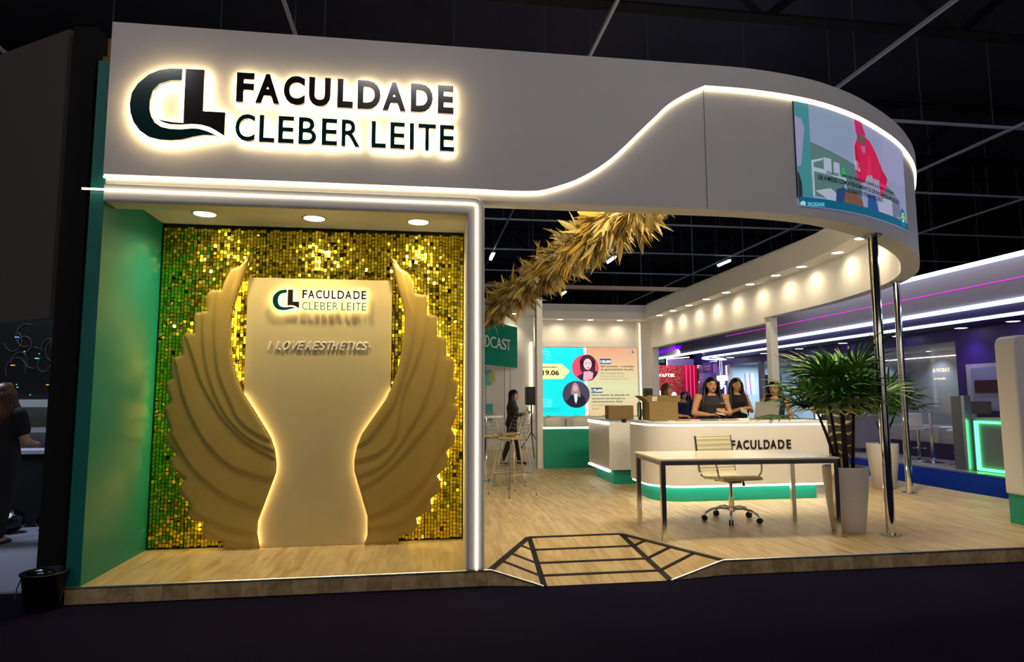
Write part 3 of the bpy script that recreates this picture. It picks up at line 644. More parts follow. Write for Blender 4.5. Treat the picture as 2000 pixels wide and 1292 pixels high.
for i, x in enumerate((5.53, 6.418, 7.334, 8.246)):
    downlight((x, 13.36, HS), f'{ORD[i]} round downlight from the white pillar above the seminar screen', 'downlights above the seminar screen', 21, ang=165)
for i, (x, y) in enumerate(((2.3, 2.6), (2.2, 5.4), (2.4, 8.6))):  # lamps added out of view to light the podcast corner
    downlight((x, y, 3.57), f'{ORD[i]} downlight over the high chairs of the podcast corner', 'podcast corner downlights', 46)
    struct('trim_11', bx(x-.2, x+.2, y-.2, y+.2, 3.57, 3.63), whitein)
# podcast corner wall and banner
a0, a1 = Vector((2.2, 10.75, 0)), Vector((5.32, 11.66, 0)); dv = (a1-a0).normalized(); nv = Vector((dv.y, -dv.x, 0))
bm = nb(); obox(bm, (a0+a1)/2-nv*.05+Vector((0, 0, 1.8)), (a1-a0)/2, nv*.05, (0, 0, 1.8)); struct('wall_podcast', bm, whitein)
for s in (.40, .58, .74, .79):
    bm = nb(); p = a0+(a1-a0)*s+nv*.004; tube(bm, [(p.x, p.y, .0), (p.x, p.y, 2.1)], .006, 4); struct('trim_12', bm, mat('panel_joint', (110, 105, 95), .8))
struct('ceiling_podcast', bx(2.0, 5.4, 11.0, 11.75, 3.46, 3.6), whitein)
downlight((4.75, 11.2, 3.46), 'round downlight above the end of the teal PODCAST banner', 'podcast wall downlight', 34)
gp = thing('glass_partition', 'clear glass partition with teal and yellow reflections under the PODCAST banner', 'glass partition', (4.2, 11.0, 0))
bm = nb(); pts = [a0+(a1-a0)*.42+nv*.12, a0+(a1-a0)*.72+nv*.12]
obox(bm, (pts[0]+pts[1])/2+Vector((0, 0, 1.05)), (pts[1]-pts[0])/2, nv*.005, (0, 0, 1.03)); obj('pane', bm, glass, gp, world=True)
for sgm, rgb, zz in ((.60, (90, 200, 205), (1.62, 2.0)), (.63, (200, 210, 120), (1.7, 1.95)), (.61, (70, 180, 170), (.7, 1.15))):  # coloured slabs paint the reflections in the glass
    p = a0+(a1-a0)*sgm+nv*.01
    bm = nb(); obox(bm, p+Vector((0, 0, (zz[0]+zz[1])/2)), dv*.09, nv*.004, (0, 0, (zz[1]-zz[0])/2)); obj('film_graphic', bm, mat('film_%d' % rgb[0], rgb, .6), gp, world=True, bevel=.03)
b0, b1 = Vector((2.86, 8.1, 0)), Vector((4.80, 11.3, 0)); bd = (b1-b0); bn = Vector((bd.y, -bd.x, 0)).normalized()
t = thing('podcast_banner', 'teal PODCAST banner with thin white letters left of the white pillar', 'banner', (b0+b1)/2)
bm = nb(); obox(bm, (b0+b1)/2+Vector((0, 0, 2.585)), bd/2, bn*.03, (0, 0, .52)); obj('board', bm, bannerM, t, world=True)
bu = bd.normalized(); L0 = 1.13
widths = {'P': (0, .15), 'O': (.2, .42), 'D': (.47, .64), 'C': (.69, .88), 'A': (.90, 1.10), 'S': (1.13, 1.28), 'T': (1.30, 1.45)}
Lb = bd.length
pos = [('P', 1.24, 1.44), ('O', 1.47, 1.77), ('D', 1.81, 2.03), ('C', 2.08, 2.41), ('A', 2.43, 2.73), ('S', 2.76, 3.01), ('T', 3.03, 3.26)]
for ch, s0, s1 in pos:
    put_text('letter', ch, b0+bu*s0+bn*.031+Vector((0, 0, 2.475)), bu*(s1-s0), (0, 0, .267), bn*.012, offw, t, bold=-.005)

# ------------------------------------------------------------------ big seminar screen
t = thing('seminar_screen', 'large bright seminar screen with teal and orange schedule on the back wall', 'screen', (7.2, 13.6, .7))
SX0, SX1, SZ0, SZ1 = 5.90, 8.805, .752, 2.762
obj('screen_frame', bx(5.45, 8.83, 13.50, 13.62, .66, 2.80), whitein, t, world=True)
obj('stand', bx(6.62, 6.78, 13.5, 13.6, .0, .66), whitein, t, world=True)
def S(px, py): return (SX0+(px-150)/1450*(SX1-SX0), SZ1-(py-82)/1045*(SZ1-SZ0))
def spoly(name, pts, rgb, lay, s=1.0):
    return obj(name, pxz([S(*p) for p in pts], 13.499-.003*lay, 13.499-.003*lay+.002), emat('bigscr_%d_%d_%d' % rgb, rgb, s), t, world=True)
def circ(cx, cy, r, n=40, ry=None): return [(cx+r*math.cos(2*PI*i/n), cy+(ry or r)*math.sin(2*PI*i/n)) for i in range(n)]
spoly('picture', [(60, 82), (780, 82), (780, 1127), (60, 1127)], (0, 216, 226), 1)
m = bpy.data.materials.new('screen_gradient'); m.use_nodes = True; nt = m.node_tree; b = nt.nodes['Principled BSDF']; tc = nt.nodes.new('ShaderNodeTexCoord'); sx = nt.nodes.new('ShaderNodeSeparateXYZ'); cr = nt.nodes.new('ShaderNodeValToRGB'); mr = nt.nodes.new('ShaderNodeMapRange')
mr.inputs['From Min'].default_value = SZ0-.7; mr.inputs['From Max'].default_value = SZ1-.7; nt.links.new(tc.outputs['Object'], sx.inputs[0]); nt.links.new(sx.outputs[2], mr.inputs[0]); nt.links.new(mr.outputs[0], cr.inputs[0])
e = cr.color_ramp.elements; e[0].position = 0; e[0].color = (*lin((244, 206, 156)), 1); e[1].position = 1; e[1].color = (*lin((250, 176, 140)), 1)
for p_, c_ in ((.42, (232, 236, 186)), (.7, (248, 212, 164))): q = e.new(p_); q.color = (*lin(c_), 1)
nt.links.new(cr.outputs[0], b.inputs['Emission Color']); b.inputs['Emission Strength'].default_value = .95; b.inputs['Base Color'].default_value = (0, 0, 0, 1)
obj('picture', pxz([S(810, 82), S(1600, 82), S(1600, 1127), S(830, 1127)], 13.494, 13.496), m, t, world=True)
spoly('picture', [(772, 82), (815, 82), (832, 1127), (790, 1127)], (226, 240, 255), 2)
spoly('arrow', [(60, 330), (440, 330), (562, 443), (455, 562), (60, 562)], (226, 226, 160), 3)
for c, rr_, rgb in (((798, 390), 203, (218, 70, 100)), ((652, 797), 205, (60, 58, 84))):
    spoly('portrait', circ(*c, rr_), rgb, 3)
spoly('portrait', circ(830, 300, 118, ry=110)+[], (60, 28, 44), 4); spoly('portrait', [(715, 280), (950, 280), (945, 450), (900, 470), (760, 480), (715, 420)], (60, 28, 44), 4)
spoly('portrait', [(672, 520), (760, 470), (900, 450), (985, 440), (970, 500), (900, 580), (800, 592), (720, 578)], (34, 24, 44), 5)
spoly('portrait', [(770, 450), (860, 440), (915, 470), (900, 560), (800, 590), (760, 570)], (240, 160, 180), 6)
spoly('portrait', circ(830, 335, 62, ry=85), (246, 190, 200), 7); spoly('portrait', circ(842, 392, 22, 12, 8), (190, 40, 70), 8)
for ex in (805, 862): spoly('portrait', circ(ex, 318, 14, 10, 6), (90, 60, 90), 8)
spoly('portrait', [(500, 910), (590, 790), (720, 780), (790, 860), (800, 940), (720, 990), (652, 1000), (560, 975)], (16, 16, 34), 4)
spoly('portrait', [(598, 640), (640, 608), (680, 640), (710, 760), (720, 840), (680, 830), (640, 780), (600, 800), (575, 800), (575, 740)], (150, 120, 120), 5)
spoly('portrait', [(615, 790), (670, 785), (668, 880), (648, 940), (628, 900)], (200, 216, 240), 6); spoly('portrait', circ(640, 700, 34, ry=52), (206, 150, 160), 6)
for i, (px, w_) in enumerate(((150, 12), (195, 12), (240, 12))): spoly('icon', circ(px, 125, 13, 12), (90, 240, 245), 2)
for pl in ([(150, 140), (262, 140), (262, 150), (150, 150)], [(255, 140), (264, 140), (264, 200), (255, 200)], [(150, 175), (230, 175), (230, 183), (150, 183)], [(160, 868), (282, 868), (282, 878), (160, 878)], [(274, 868), (284, 868), (284, 980), (274, 980)], [(160, 972), (282, 972), (282, 982), (160, 982)], [(165, 905), (210, 905), (210, 912), (165, 912)], [(165, 930), (200, 930), (200, 937), (165, 937)], [(225, 945), (245, 945), (240, 968), (225, 960)]): spoly('icon', pl, (120, 240, 246), 2)
spoly('icon', circ(250, 232, 46, 28), (120, 240, 246), 3); spoly('icon', circ(250, 232, 38, 28), (0, 216, 226), 4); spoly('icon', [(247, 205), (253, 205), (253, 240), (247, 240)], (120, 240, 246), 5)
spoly('icon', circ(238, 915, 26, 20), (120, 240, 246), 3); spoly('icon', circ(238, 915, 14, 20), (0, 216, 226), 4)
spoly('label_box', [(1018, 250), (1188, 250), (1188, 330), (1018, 330)], (10, 50, 90), 3); spoly('label_box', [(878, 697), (1048, 697), (1048, 775), (878, 775)], (10, 50, 90), 3)
def stext(body, x0, x1, yb, yt, rgb, bold=.0, s=1.):
    (a, zb), (b, zt) = S(x0, yb), S(x1, yt)
    return xz_text('lettering', body, a, b, zb, zt, 13.478, .001, emat('bst_%d_%d_%d' % rgb, rgb, s), t, bold=bold, flat=True)
dk = (36, 44, 30); md = (110, 120, 70)
stext('quarta-feira', 150, 372, 400, 365, dk, .02); stext('19.06', 152, 398, 508, 428, (20, 24, 20), .03)
stext('15h30', 1027, 1182, 316, 270, (235, 245, 255), .04); stext('17h30', 885, 1042, 762, 716, (235, 245, 255), .04)
stext('Skin evolution - a evolução', 1028, 1542, 388, 350, dk, .02); stext('do gerenciamento de pele', 1028, 1528, 438, 398, dk, .02)
stext('Dra. Simone Matos', 1028, 1390, 488, 455, md); stext('Biomédica Esteta, Cirurgiã', 1030, 1388, 536, 510, md); stext('Dentista e Especialista em HOF', 1030, 1450, 576, 550, md)
stext('Novo método de aplicação do', 885, 1460, 830, 792, dk, .02); stext('ultrassom microfocado no', 885, 1395, 874, 845, dk, .02); stext('rejuvenescimento facial', 885, 1352, 930, 892, dk, .02)
stext('Dra. Isabel Garcia', 888, 1225, 978, 948, md); stext('Biomédica', 888, 990, 1026, 1008, dk)
stext('EM CERTIFICADO', 160, 410, 1022, 1002, (0, 120, 130)); stext('DE PARTICIPAÇÃO', 160, 412, 1056, 1032, (0, 120, 130))
spoly('logo', [(1500, 112), (1520, 112), (1520, 122), (1498, 128), (1490, 145), (1504, 162), (1545, 166), (1545, 172), (1500, 172), (1478, 155), (1478, 130)], (0, 180, 190), 3)
spoly('logo', [(1522, 112), (1532, 112), (1532, 145), (1546, 145), (1546, 162), (1522, 158)], (40, 50, 60), 3)

# ------------------------------------------------------------------ podium, pillar, counters
t = thing('low_partition', 'low teal partition with a glowing white top edge beside the white pillar', 'partition', (5.16, 6.85, 0))
obj('body', bx(4.64, 5.68, 6.80, 7.05, 0, .725), mat('teal_vinyl', (6, 156, 126), .4, var=.03), t, world=True)
bm = nb(); box(bm, 4.64, 5.68, 6.79, 7.06, .725, .745); obj('top_led', bm, emat('led_podium', (1, .94, .8), 3), t, world=True)
struct('trim_13', bx(4.53, 4.64, 6.85, 7.05, 0, 3.2), offw)
tealv = MATS['teal_vinyl']
def rrect(x0, x1, y0, y1, r_fl=.35, r_fr=.02):
    p = [(x0+r_fl-r_fl*math.cos(a), y0+r_fl-r_fl*math.sin(a)) for a in [PI/2*i/8 for i in range(9)]]
    return p+[(x1, y0), (x1, y1), (x0, y1)]
def smo(o):
    for p in o.data.polygons: p.use_smooth = True
    o.modifiers.new('e', 'EDGE_SPLIT').split_angle = math.radians(30); return o
t = thing('reception_counter', 'white reception counter with lit edges, teal plinth and FACULDADE lettering', 'counter', (6.4, 3.0, 0))
ro = rrect(5.22, 7.56, 2.64, 3.55, .42)
smo(obj('body', pxy(ro, .215, .945), offw, t, world=True)); obj('counter_top', pxy(ro, .965, 1.0), offw, t, world=True, bevel=.006)
smo(obj('plinth', pxy(rrect(5.31, 7.46, 2.80, 3.50, .36), 0, .19), tealv, t, world=True))
ri = rrect(5.232, 7.548, 2.652, 3.54, .41)
obj('led_edge', pxy(ri, .945, .965), emat('led_counter', (1., .93, .84), 5), t, world=True); obj('led_edge', pxy(rrect(5.235, 7.575, 2.65, 3.54, .41), .19, .215), emat('led_counter2', (1., .92, .95), 3.5), t, world=True)
FX = [('F', 6.20, 6.262), ('A', 6.275, 6.355), ('C', 6.370, 6.445), ('U', 6.465, 6.545), ('L', 6.570, 6.625), ('D', 6.645, 6.725), ('A', 6.735, 6.815), ('D', 6.840, 6.925), ('E', 6.955, 7.015)]
for ch, a, b_ in FX: xz_text('letter', ch, a+.02, b_+.02, .652, .765, 2.64, .012, signdk, t, bold=.02)
t = thing('side_counter', 'narrower white side counter with a glass shelf left of the reception counter', 'counter', (5.7, 5, 0))
obj('body', bx(5.18, 6.3, 4.42, 5.62, .215, .93), offw, t, world=True, bevel=.015)
obj('plinth', bx(5.27, 6.2, 4.52, 5.5, 0, .19), tealv, t, world=True)
bm = nb(); box(bm, 5.165, 5.19, 4.42, 5.62, .90, .93); obj('led_edge', bm, MATS['led_counter'], t, world=True)
bm = nb(); box(bm, 5.165, 5.2, 4.42, 5.62, .19, .215); obj('led_edge', bm, MATS['led_counter2'], t, world=True)
obj('glass_top', bx(5.2, 6.2, 4.36, 5.6, .962, .972), glass, t, world=True)
for x in (5.42, 5.86): obj('glass_spacer', bx(x-.03, x+.03, 4.40, 4.47, .93, .985), blackp, t, world=True, bevel=.005)
obj('counter_top', bx(5.18, 6.3, 4.42, 5.62, .93, .945), offw, t, world=True)

# ------------------------------------------------------------------ chrome posts
def post(x, y, lab):
    t = thing('chrome_post', lab, 'post', (x, y, 0))
    bm = nb(); cyl(bm, (0, 0, .01), (0, 0, 2.895), .043, n=28); obj('tube', bm, chrome, t, smooth=True).modifiers.new('e', 'EDGE_SPLIT').split_angle = 1
    for z, r0 in ((0, .095), (2.893, .085)):
        bm = nb(); cyl(bm, (0, 0, z), (0, 0, z+.012), r0, n=28); obj('flange', bm, steel, t)
        for k in range(4):
            a = PI/4+k*PI/2; bm = nb(); zz = z+.012 if z < 1 else z-.004; cyl(bm, (math.cos(a)*.07, math.sin(a)*.07, zz), (math.cos(a)*.07, math.sin(a)*.07, zz+.005), .008, n=8); obj('bolt', bm, chrome, t)
post(6.80, .635, 'nearer chrome post under the curved screen, beside the big palm')
post(8.95, 2.985, 'farther chrome post behind the nearer one, beside the second palm')

# ------------------------------------------------------------------ desk
DX, DY, DR = 4.56, .70, math.radians(-3.0)
t = thing('desk', 'white-topped desk with square chrome legs in front of the reception counter', 'desk', (4.56, .70, 0), DR)
W_, D_ = 1.72, .85
obj('desk_top', bx(-.01, W_+.01, -.01, D_, .722, .74), mat('cream_laminate', (226, 220, 200), .22), t, bevel=.003)
for x0 in (0, W_-.045):
    for y0 in (0, D_-.055):
        obj('leg', bx(x0, x0+.045, y0, y0+.045, 0, .722), satin, t, bevel=.003)
for b in ((.045, W_-.045, 0, .03, .682, .722), (.045, W_-.045, D_-.045, D_-.015, .682, .722), (0, .03, .045, D_-.05, .682, .722), (W_-.03, W_, .045, D_-.05, .682, .722)):
    obj('rail', bx(*b), satin, t)
# ------------------------------------------------------------------ office chair
t = thing('office_chair', 'cream ribbed swivel chair with chrome arms tucked behind the desk', 'chair', (5.66, 1.55, 0), math.radians(11))
bm = nb(); cyl(bm, (0, 0, .09), (0, 0, .24), .028, n=16); cyl(bm, (0, 0, .24), (0, 0, .40), .017, n=16); obj('gas_column', bm, chrome, t)
hub = nb(); cyl(hub, (0, 0, .10), (0, 0, .14), .04, n=16); obj('hub', hub, chrome, t)
for k in range(5):
    a = 2*PI*k/5+math.radians(159); c, s = math.cos(a), math.sin(a)
    bm = nb(); tube(bm, [(c*.02, s*.02, .125), (c*.12, s*.12, .135), (c*.21, s*.21, .12), (c*.27, s*.27, .085), (c*.285, s*.285, .062)], [.017, .016, .014, .012, .010], 8); ba_ = obj('base_arm', bm, chrome, t, smooth=True)
    for q in (-.013, .013):
        bm = nb(); px, py = c*.29-s*q, s*.29+c*q; cyl(bm, (px-s*.009, py+c*.009, .028), (px+s*.009, py-c*.009, .028), .028, n=14); obj('caster', bm, rubber, ba_)
prof = [(-.22, .445), (-.18, .462), (-.05, .452), (.08, .445), (.17, .452), (.215, .49), (.235, .56), (.25, .66), (.268, .76), (.285, .86), (.29, .875)]
prof = catmull(prof, 4)
def chair_shell(n0, n1, nm):
    pts = prof[n0:n1]; bm = nb(); R = []
    tot = 0
    for i, (y, z) in enumerate(pts):
        a = pts[max(i-1, 0)]; b_ = pts[min(i+1, len(pts)-1)]; d = Vector((b_[0]-a[0], b_[1]-a[1])).normalized(); nrm = Vector((-d.y, d.x))
        th = .012+.004*abs(math.sin((i+n0)*PI/2.0))
        R.append([bm.verts.new((x, y+nrm.x*h, z+nrm.y*h)) for x, h in ((-.225, -th), (.225, -th), (.225, th), (-.225, th))])
    for P, Q in zip(R, R[1:]):
        for k in range(4): bm.faces.new((P[k], P[(k+1) % 4], Q[(k+1) % 4], Q[k]))
    bm.faces.new(R[0]); bm.faces.new(R[-1][::-1]); obj(nm, bm, cream, t, bevel=.004)
chair_shell(0, 21, 'seat'); chair_shell(20, len(prof), 'backrest')
for sx_ in (-1, 1):
    bm = nb(); tube(bm, [(sx_*.235, y, z) for y, z in prof], .010, 8); obj('side_rail', bm, chrome, t, smooth=True)
    bm = nb(); tube(bm, catmull([(sx_*.24, -.14, .46), (sx_*.275, -.16, .52), (sx_*.285, -.14, .62), (sx_*.285, -.06, .67), (sx_*.285, .10, .67), (sx_*.27, .24, .665), (sx_*.24, .25, .655)], 4), .011, 8); obj('armrest', bm, chrome, t, smooth=True)
for yy, zz in ((-.05, .437), (.13, .437)):
    bm = nb(); tube(bm, [(-.235, yy, zz), (.235, yy, zz)], .012, 8); obj('cross_bar', bm, chrome, t)
obj('mechanism', bx(-.07, .07, -.10, .12, .40, .432), blackp, t, bevel=.01)
bm = nb(); tube(bm, [(.06, .03, .41), (.20, .05, .405)], .006, 6); tube(bm, [(.20, .05, .405), (.21, .05, .345)], [.008, .016], 8); obj('lever', bm, blackp, t)

# ------------------------------------------------------------------ planters with palms
potM = mat('white_planter', (214, 210, 204), .4); soil = mat('soil', (40, 28, 18), .95, bump=.5, bscale=60)
stemM = mat('palm_fibre_stem', (44, 28, 20), .9, bump=.6, bscale=90, var=.3, vscale=30)
leafMs = [mat('palm_leaf_green', (62, 118, 24), .45, var=.15, vscale=5), mat('palm_leaf_dark', (44, 92, 34), .45, var=.15, vscale=5), mat('palm_leaf_olive', (92, 108, 42), .5, var=.15, vscale=5)]
def fan_mesh(R, n, seed):
    r_ = random.Random(seed); bm = nb()
    for k in range(n):
        a = math.radians(-105+210*k/(n-1))+r_.uniform(-.05, .05); L = R*(1-.25*abs(k/(n-1)-.5)*2)*r_.uniform(.85, 1.05); wd = .0115*r_.uniform(.8, 1.15)
        d = Vector((math.sin(a), math.cos(a), 0)); s = Vector((d.y, -d.x, 0)); prev = None; drop = r_.uniform(-.02, .16)
        for i in range(5):
            u = i/4; c = d*(.015+L*u)+Vector((0, 0, .05*math.sin(u*PI)-drop*L*u*u)); w2 = wd*(.35+1.1*math.sin(min(1, u*1.15+.12)*PI*.80)) if i < 4 else wd*.15
            row = [bm.verts.new(c-s*w2), bm.verts.new(c+Vector((0, 0, -w2*.5))), bm.verts.new(c+s*w2)]
            if prev:
                for j in range(2): bm.faces.new((prev[j], prev[j+1], row[j+1], row[j]))
            prev = row
    me = bpy.data.meshes.new('palm_leaf'); bm.to_mesh(me); bm.free(); return me
fans = [fan_mesh(.44, 13, 1), fan_mesh(.40, 12, 2), fan_mesh(.36, 11, 3)]
fanm = []
for i, f in enumerate(fans):
    for mm in leafMs: g = f.copy(); g.materials.append(mm); fanm.append(g)
def planter(x, y, lab, H=.625):
    t = thing('planter', lab, 'planter', (x, y, 0))
    bm = nb(); lathe(bm, [(.145, 0), (.150, .004), (.185, .3), (.205, .5), (.208, H-.01), (.205, H), (.193, H), (.190, H-.04)], n=40); obj('pot', bm, potM, t, smooth=True).modifiers.new('e', 'EDGE_SPLIT').split_angle = .8
    bm = nb(); cyl(bm, (0, 0, H-.06), (0, 0, H-.035), .188, n=32); obj('soil', bm, soil, t)
    return t
def palm(x, y, z, stems, lab, seed, sc=1.):
    r_ = random.Random(seed); t = thing('fan_palm', lab, 'plant', (x, y, z))
    for (bx_, by_, tx, ty, h) in stems:
        p0 = Vector((bx_, by_, 0)); p1 = Vector((tx, ty, h)); mid = (p0+p1)/2+Vector((0, 0, .03))
        st = obj('stem', tube(nb(), [p0, mid, p1], [.017*sc, .014*sc, .010*sc], 8), stemM, t, smooth=True)
        nl = 8 if h > .4 else 6
        for k in range(nl):
            a = 2*PI*k/nl+r_.uniform(-.4, .4); el = r_.uniform(.0, 1.25); Lp_ = r_.uniform(.14, .32)*sc
            base = p0.lerp(p1, r_.uniform(.78, 1.0)); d = Vector((math.cos(a)*math.cos(el), math.sin(a)*math.cos(el), math.sin(el))); e_ = base+d*Lp_
            q = d.copy(); q.z -= r_.uniform(-.2, .22); q.normalize()
            pt = bpy.data.objects.new('palm_leaf', fanm[r_.choice((0, 1, 3, 4, 6, 7, 0, 1, 3, 4, 2))]); link(pt, t)
            side = Vector((-math.sin(a), math.cos(a), 0)); nr = side.cross(q).normalized()
            if nr.z < 0: nr = -nr
            xx = q.cross(nr).normalized(); s_ = sc*r_.uniform(.75, 1.1)
            M = Matrix(((xx.x, q.x, nr.x, e_.x), (xx.y, q.y, nr.y, e_.y), (xx.z, q.z, nr.z, e_.z), (0, 0, 0, 1))) @ Matrix.Diagonal((s_, s_, s_, 1))
            pt.matrix_local = M
            ps = obj('petiole', tube(nb(), [base, base+d*Lp_*.5+Vector((0, 0, .01)), e_], [.004, .0035, .003], 5), leafMs[2], t)
    return t
planter(6.52, .86, 'nearer tall white planter between the desk and the chrome post')
palm(6.52, .86, .585, [(-.06, .0, -.17, -.03, .80), (-.02, -.06, -.06, -.10, .66), (.02, .03, .03, .05, .86), (.07, -.02, .14, 0, .72), (-.02, .07, -.22, .10, .62), (.05, .07, .10, .12, .60)], 'large fan palm in the nearer white planter by the desk', 11, 1.08)
planter(8.98, 3.5, 'farther tall white planter behind the chrome posts', .63)
palm(8.98, 3.5, .59, [(-.03, 0, .05, 0, .62), (.04, .02, .16, .02, .70), (.02, -.05, -.12, -.06, .35), (.06, .05, .30, .06, .48)], 'smaller fan palm in the farther white planter', 23, 1.)

# ------------------------------------------------------------------ dried flower garland
t = thing('dried_garland', 'long diagonal garland of dried golden grasses and leaves under the fascia', 'garland', (4.2, 3.5, 3.0))
GA, GB = Vector((4.40, .42, 3.14)), Vector((3.50, 9.6, 2.95)); gd = (GB-GA); gl = gd.length; gdn = gd.normalized(); gs = gdn.cross(Vector((0, 0, 1))).normalized(); gu = gs.cross(gdn)
obj('core_tube', tube(nb(), [GA, GB], .05, 8), ply, t, world=True)
gcols = [mat('dried_leaf_gold', (178, 144, 58), .6, var=.15), mat('dried_leaf_straw', (194, 172, 108), .65, var=.12), mat('dried_leaf_olive', (136, 122, 62), .65, var=.15), mat('dried_leaf_brown', (120, 74, 26), .7, var=.2)]
def blade(L, wd, curl, seed, split=False):
    r_ = random.Random(seed); bm = nb(); prev = None
    for i in range(8):
        u = i/7; w2 = wd*math.sin(min(1., u*.92+.08)*PI)**.8*(1-.25*u) if i < 7 else .001
        c = Vector((0, L*u, curl*u*u)); row = [bm.verts.new(c+Vector((-w2, 0, w2*.35))), bm.verts.new(c), bm.verts.new(c+Vector((w2, 0, w2*.35)))]
        if prev:
            for j in range(2): bm.faces.new((prev[j], prev[j+1], row[j+1], row[j]))
        prev = row
    me = bpy.data.meshes.new('dried_leaf'); bm.to_mesh(me); bm.free(); return me
bl = []
for i, a in enumerate(((.36, .034, .13), (.30, .026, -.11), (.24, .040, .07))):
    b0_ = blade(*a, i)
    for mm in gcols[:3]: g = b0_.copy(); g.materials.append(mm); bl.append(g)
r_ = random.Random(5); inv = pinv(t)
def gframe(s, ang, r):
    rad = gs*math.cos(ang)+gu*math.sin(ang); return GA+gd*s+rad*r, rad
for k in range(280):
    s = (r_.random()**1.35)*.98; ang = r_.uniform(0, 2*PI); p, rad = gframe(s, ang, r_.uniform(.09, .20))
    d = (rad*r_.uniform(.5, 1)+(-gdn)*r_.uniform(-.7, .9)+Vector((0, 0, -.35))*r_.random()).normalized(); nr = d.cross(Vector((r_.uniform(-1, 1), r_.uniform(-1, 1), r_.uniform(-1, 1)))).normalized(); xx = d.cross(nr)
    o = bpy.data.objects.new('leaf', r_.choice(bl)); link(o, t); sc = r_.uniform(.6, 1.1)
    o.matrix_local = inv @ (Matrix(((xx.x, d.x, nr.x, p.x), (xx.y, d.y, nr.y, p.y), (xx.z, d.z, nr.z, p.z), (0, 0, 0, 1))) @ Matrix.Diagonal((sc, sc, sc, 1)))
for mi, nm, nc, L0_, wb in ((1, 'dried_grass', 95, .17, .009), (0, 'dried_grass', 95, .19, .011), (2, 'dried_grass', 70, .15, .008), (3, 'pampas_plume', 26, .13, .006)):
    V, F = [], []
    for c in range(nc):
        s = r_.random()**1.15; ang = r_.uniform(0, 2*PI); p0_, rad = gframe(s, ang, r_.uniform(.05, .12))
        dc = (rad*r_.uniform(.5, 1.1)+(-gdn)*r_.uniform(-.9, 1.0)+Vector((0, 0, -.25))).normalized(); L1 = L0_*r_.uniform(.75, 1.45)
        for k in range(46):
            p = p0_+Vector((r_.gauss(0, .035), r_.gauss(0, .035), r_.gauss(0, .035))); d = (dc+Vector((r_.gauss(0, .28), r_.gauss(0, .28), r_.gauss(0, .28)))).normalized(); L = L1*r_.uniform(.6, 1.1); w2 = wb*r_.uniform(.5, 1.3)
            sd = d.cross(Vector((r_.uniform(-1, 1), r_.uniform(-1, 1), r_.uniform(-1, 1)))).normalized()*w2; b = len(V); mp_ = p+d*L*.55+Vector((0, 0, .01)); e_ = p+d*L+Vector((0, 0, -.03))
            V += [p-sd*.3, p+sd*.3, mp_-sd, mp_+sd, e_]; F += [(b, b+1, b+3, b+2), (b+2, b+3, b+4)]
    for k in range(1500):
        s = r_.random(); ang = r_.uniform(0, 2*PI); p, rad = gframe(s, ang, r_.uniform(.04, .15)); d = (rad+Vector((r_.gauss(0, .6), r_.gauss(0, .6), r_.gauss(0, .6)))).normalized(); L = .10; sd = d.orthogonal().normalized()*.008; b = len(V)
        V += [p-sd, p+sd, p+d*L*.5-sd, p+d*L*.5+sd, p+d*L]; F += [(b, b+1, b+3, b+2), (b+2, b+3, b+4)]
    me = bpy.data.meshes.new(nm); me.from_pydata([tuple(inv @ Vector(v)) for v in V], [], F); me.materials.append(gcols[mi]); o = bpy.data.objects.new(nm, me); link(o, t); o['kind'] = 'stuff'
for k in range(26):
    s = r_.uniform(.02, .9); ang = r_.uniform(PI*.9, PI*2.1); p, rad = gframe(s, ang, .21); bm = nb()
    mm = gcols[3] if k % 2 else mat('dried_white_bloom', (214, 200, 170), .8)
    for q in range(14): v = Vector((r_.gauss(0, .022), r_.gauss(0, .022), r_.gauss(0, .022))); sph(bm, p+v, r_.uniform(.010, .022), 6)
    obj('dried_flower', bm, mm, t, world=True)

# ------------------------------------------------------------------ wire bar stools and small table
wire = mat('chrome_wire', (.85, .84, .78), .15, 1.)
padM = mat('seat_pad_straw', (196, 176, 120), .7, bump=.3, bscale=90)
def stool_parts(t):
    bm = nb()
    def sp_(u, v): # seat shell: u -1..1 across, v 0..1 front seat -> 2 back top
        if v <= 1: y = -.20+.36*v; z = .735+.02*(1-v)**2+.03*u*u
        else: q = v-1; y = .16+.12*q+.03*u*u*-1; z = .735+.36*q+.03*u*u*(1-q)
        wd = .23-.03*abs(v-1) if v <= 1 else .23-.05*(v-1)**2
        return (u*wd, y-.05*u*u*(1 if v > 1 else 0), z)
    for i in range(9):
        u = -1+i/4; tube(bm, [sp_(u, v*.2) for v in range(11)], .0030, 4)
    for j in range(14):
        v = j/6.5; tube(bm, [sp_(-1+k/4, v) for k in range(9)], .0030, 4)
    obj('wire_shell', bm, wire, t)
    bm = nb(); loft(bm, [(0, -.02, .742, .17, .16), (0, -.02, .75, .20, .19), (0, -.02, .765, .19, .18)], 24); obj('seat_pad', bm, padM, t, smooth=True)
    for sx_, sy_ in ((-1, -1), (1, -1), (1, 1), (-1, 1)):
        bm = nb(); tube(bm, [(sx_*.13, sy_*.12, .73), (sx_*.245, sy_*.225, .012)], .0075, 8); obj('leg', bm, wire, t)
        bm = nb(); cyl(bm, (sx_*.245, sy_*.225, 0), (sx_*.245, sy_*.225, .014), .010, n=8); obj('foot_cap', bm, rubber, t)
    bm = nb(); f = .62; c = [(sx_*(.13+.115*f), sy_*(.12+.105*f), .73-.718*f) for sx_, sy_ in ((-1, -1), (1, -1), (1, 1), (-1, 1))]
    for a, b_ in ((0, 1), (1, 2), (2, 3), (3, 0)): tube(bm, [c[a], c[b_]], .006, 6)
    tube(bm, [(-.13, -.12, .73), (.13, -.12, .73)], .007, 6); tube(bm, [(-.13, .12, .73), (.13, .12, .73)], .007, 6); obj('foot_rail', bm, wire, t)
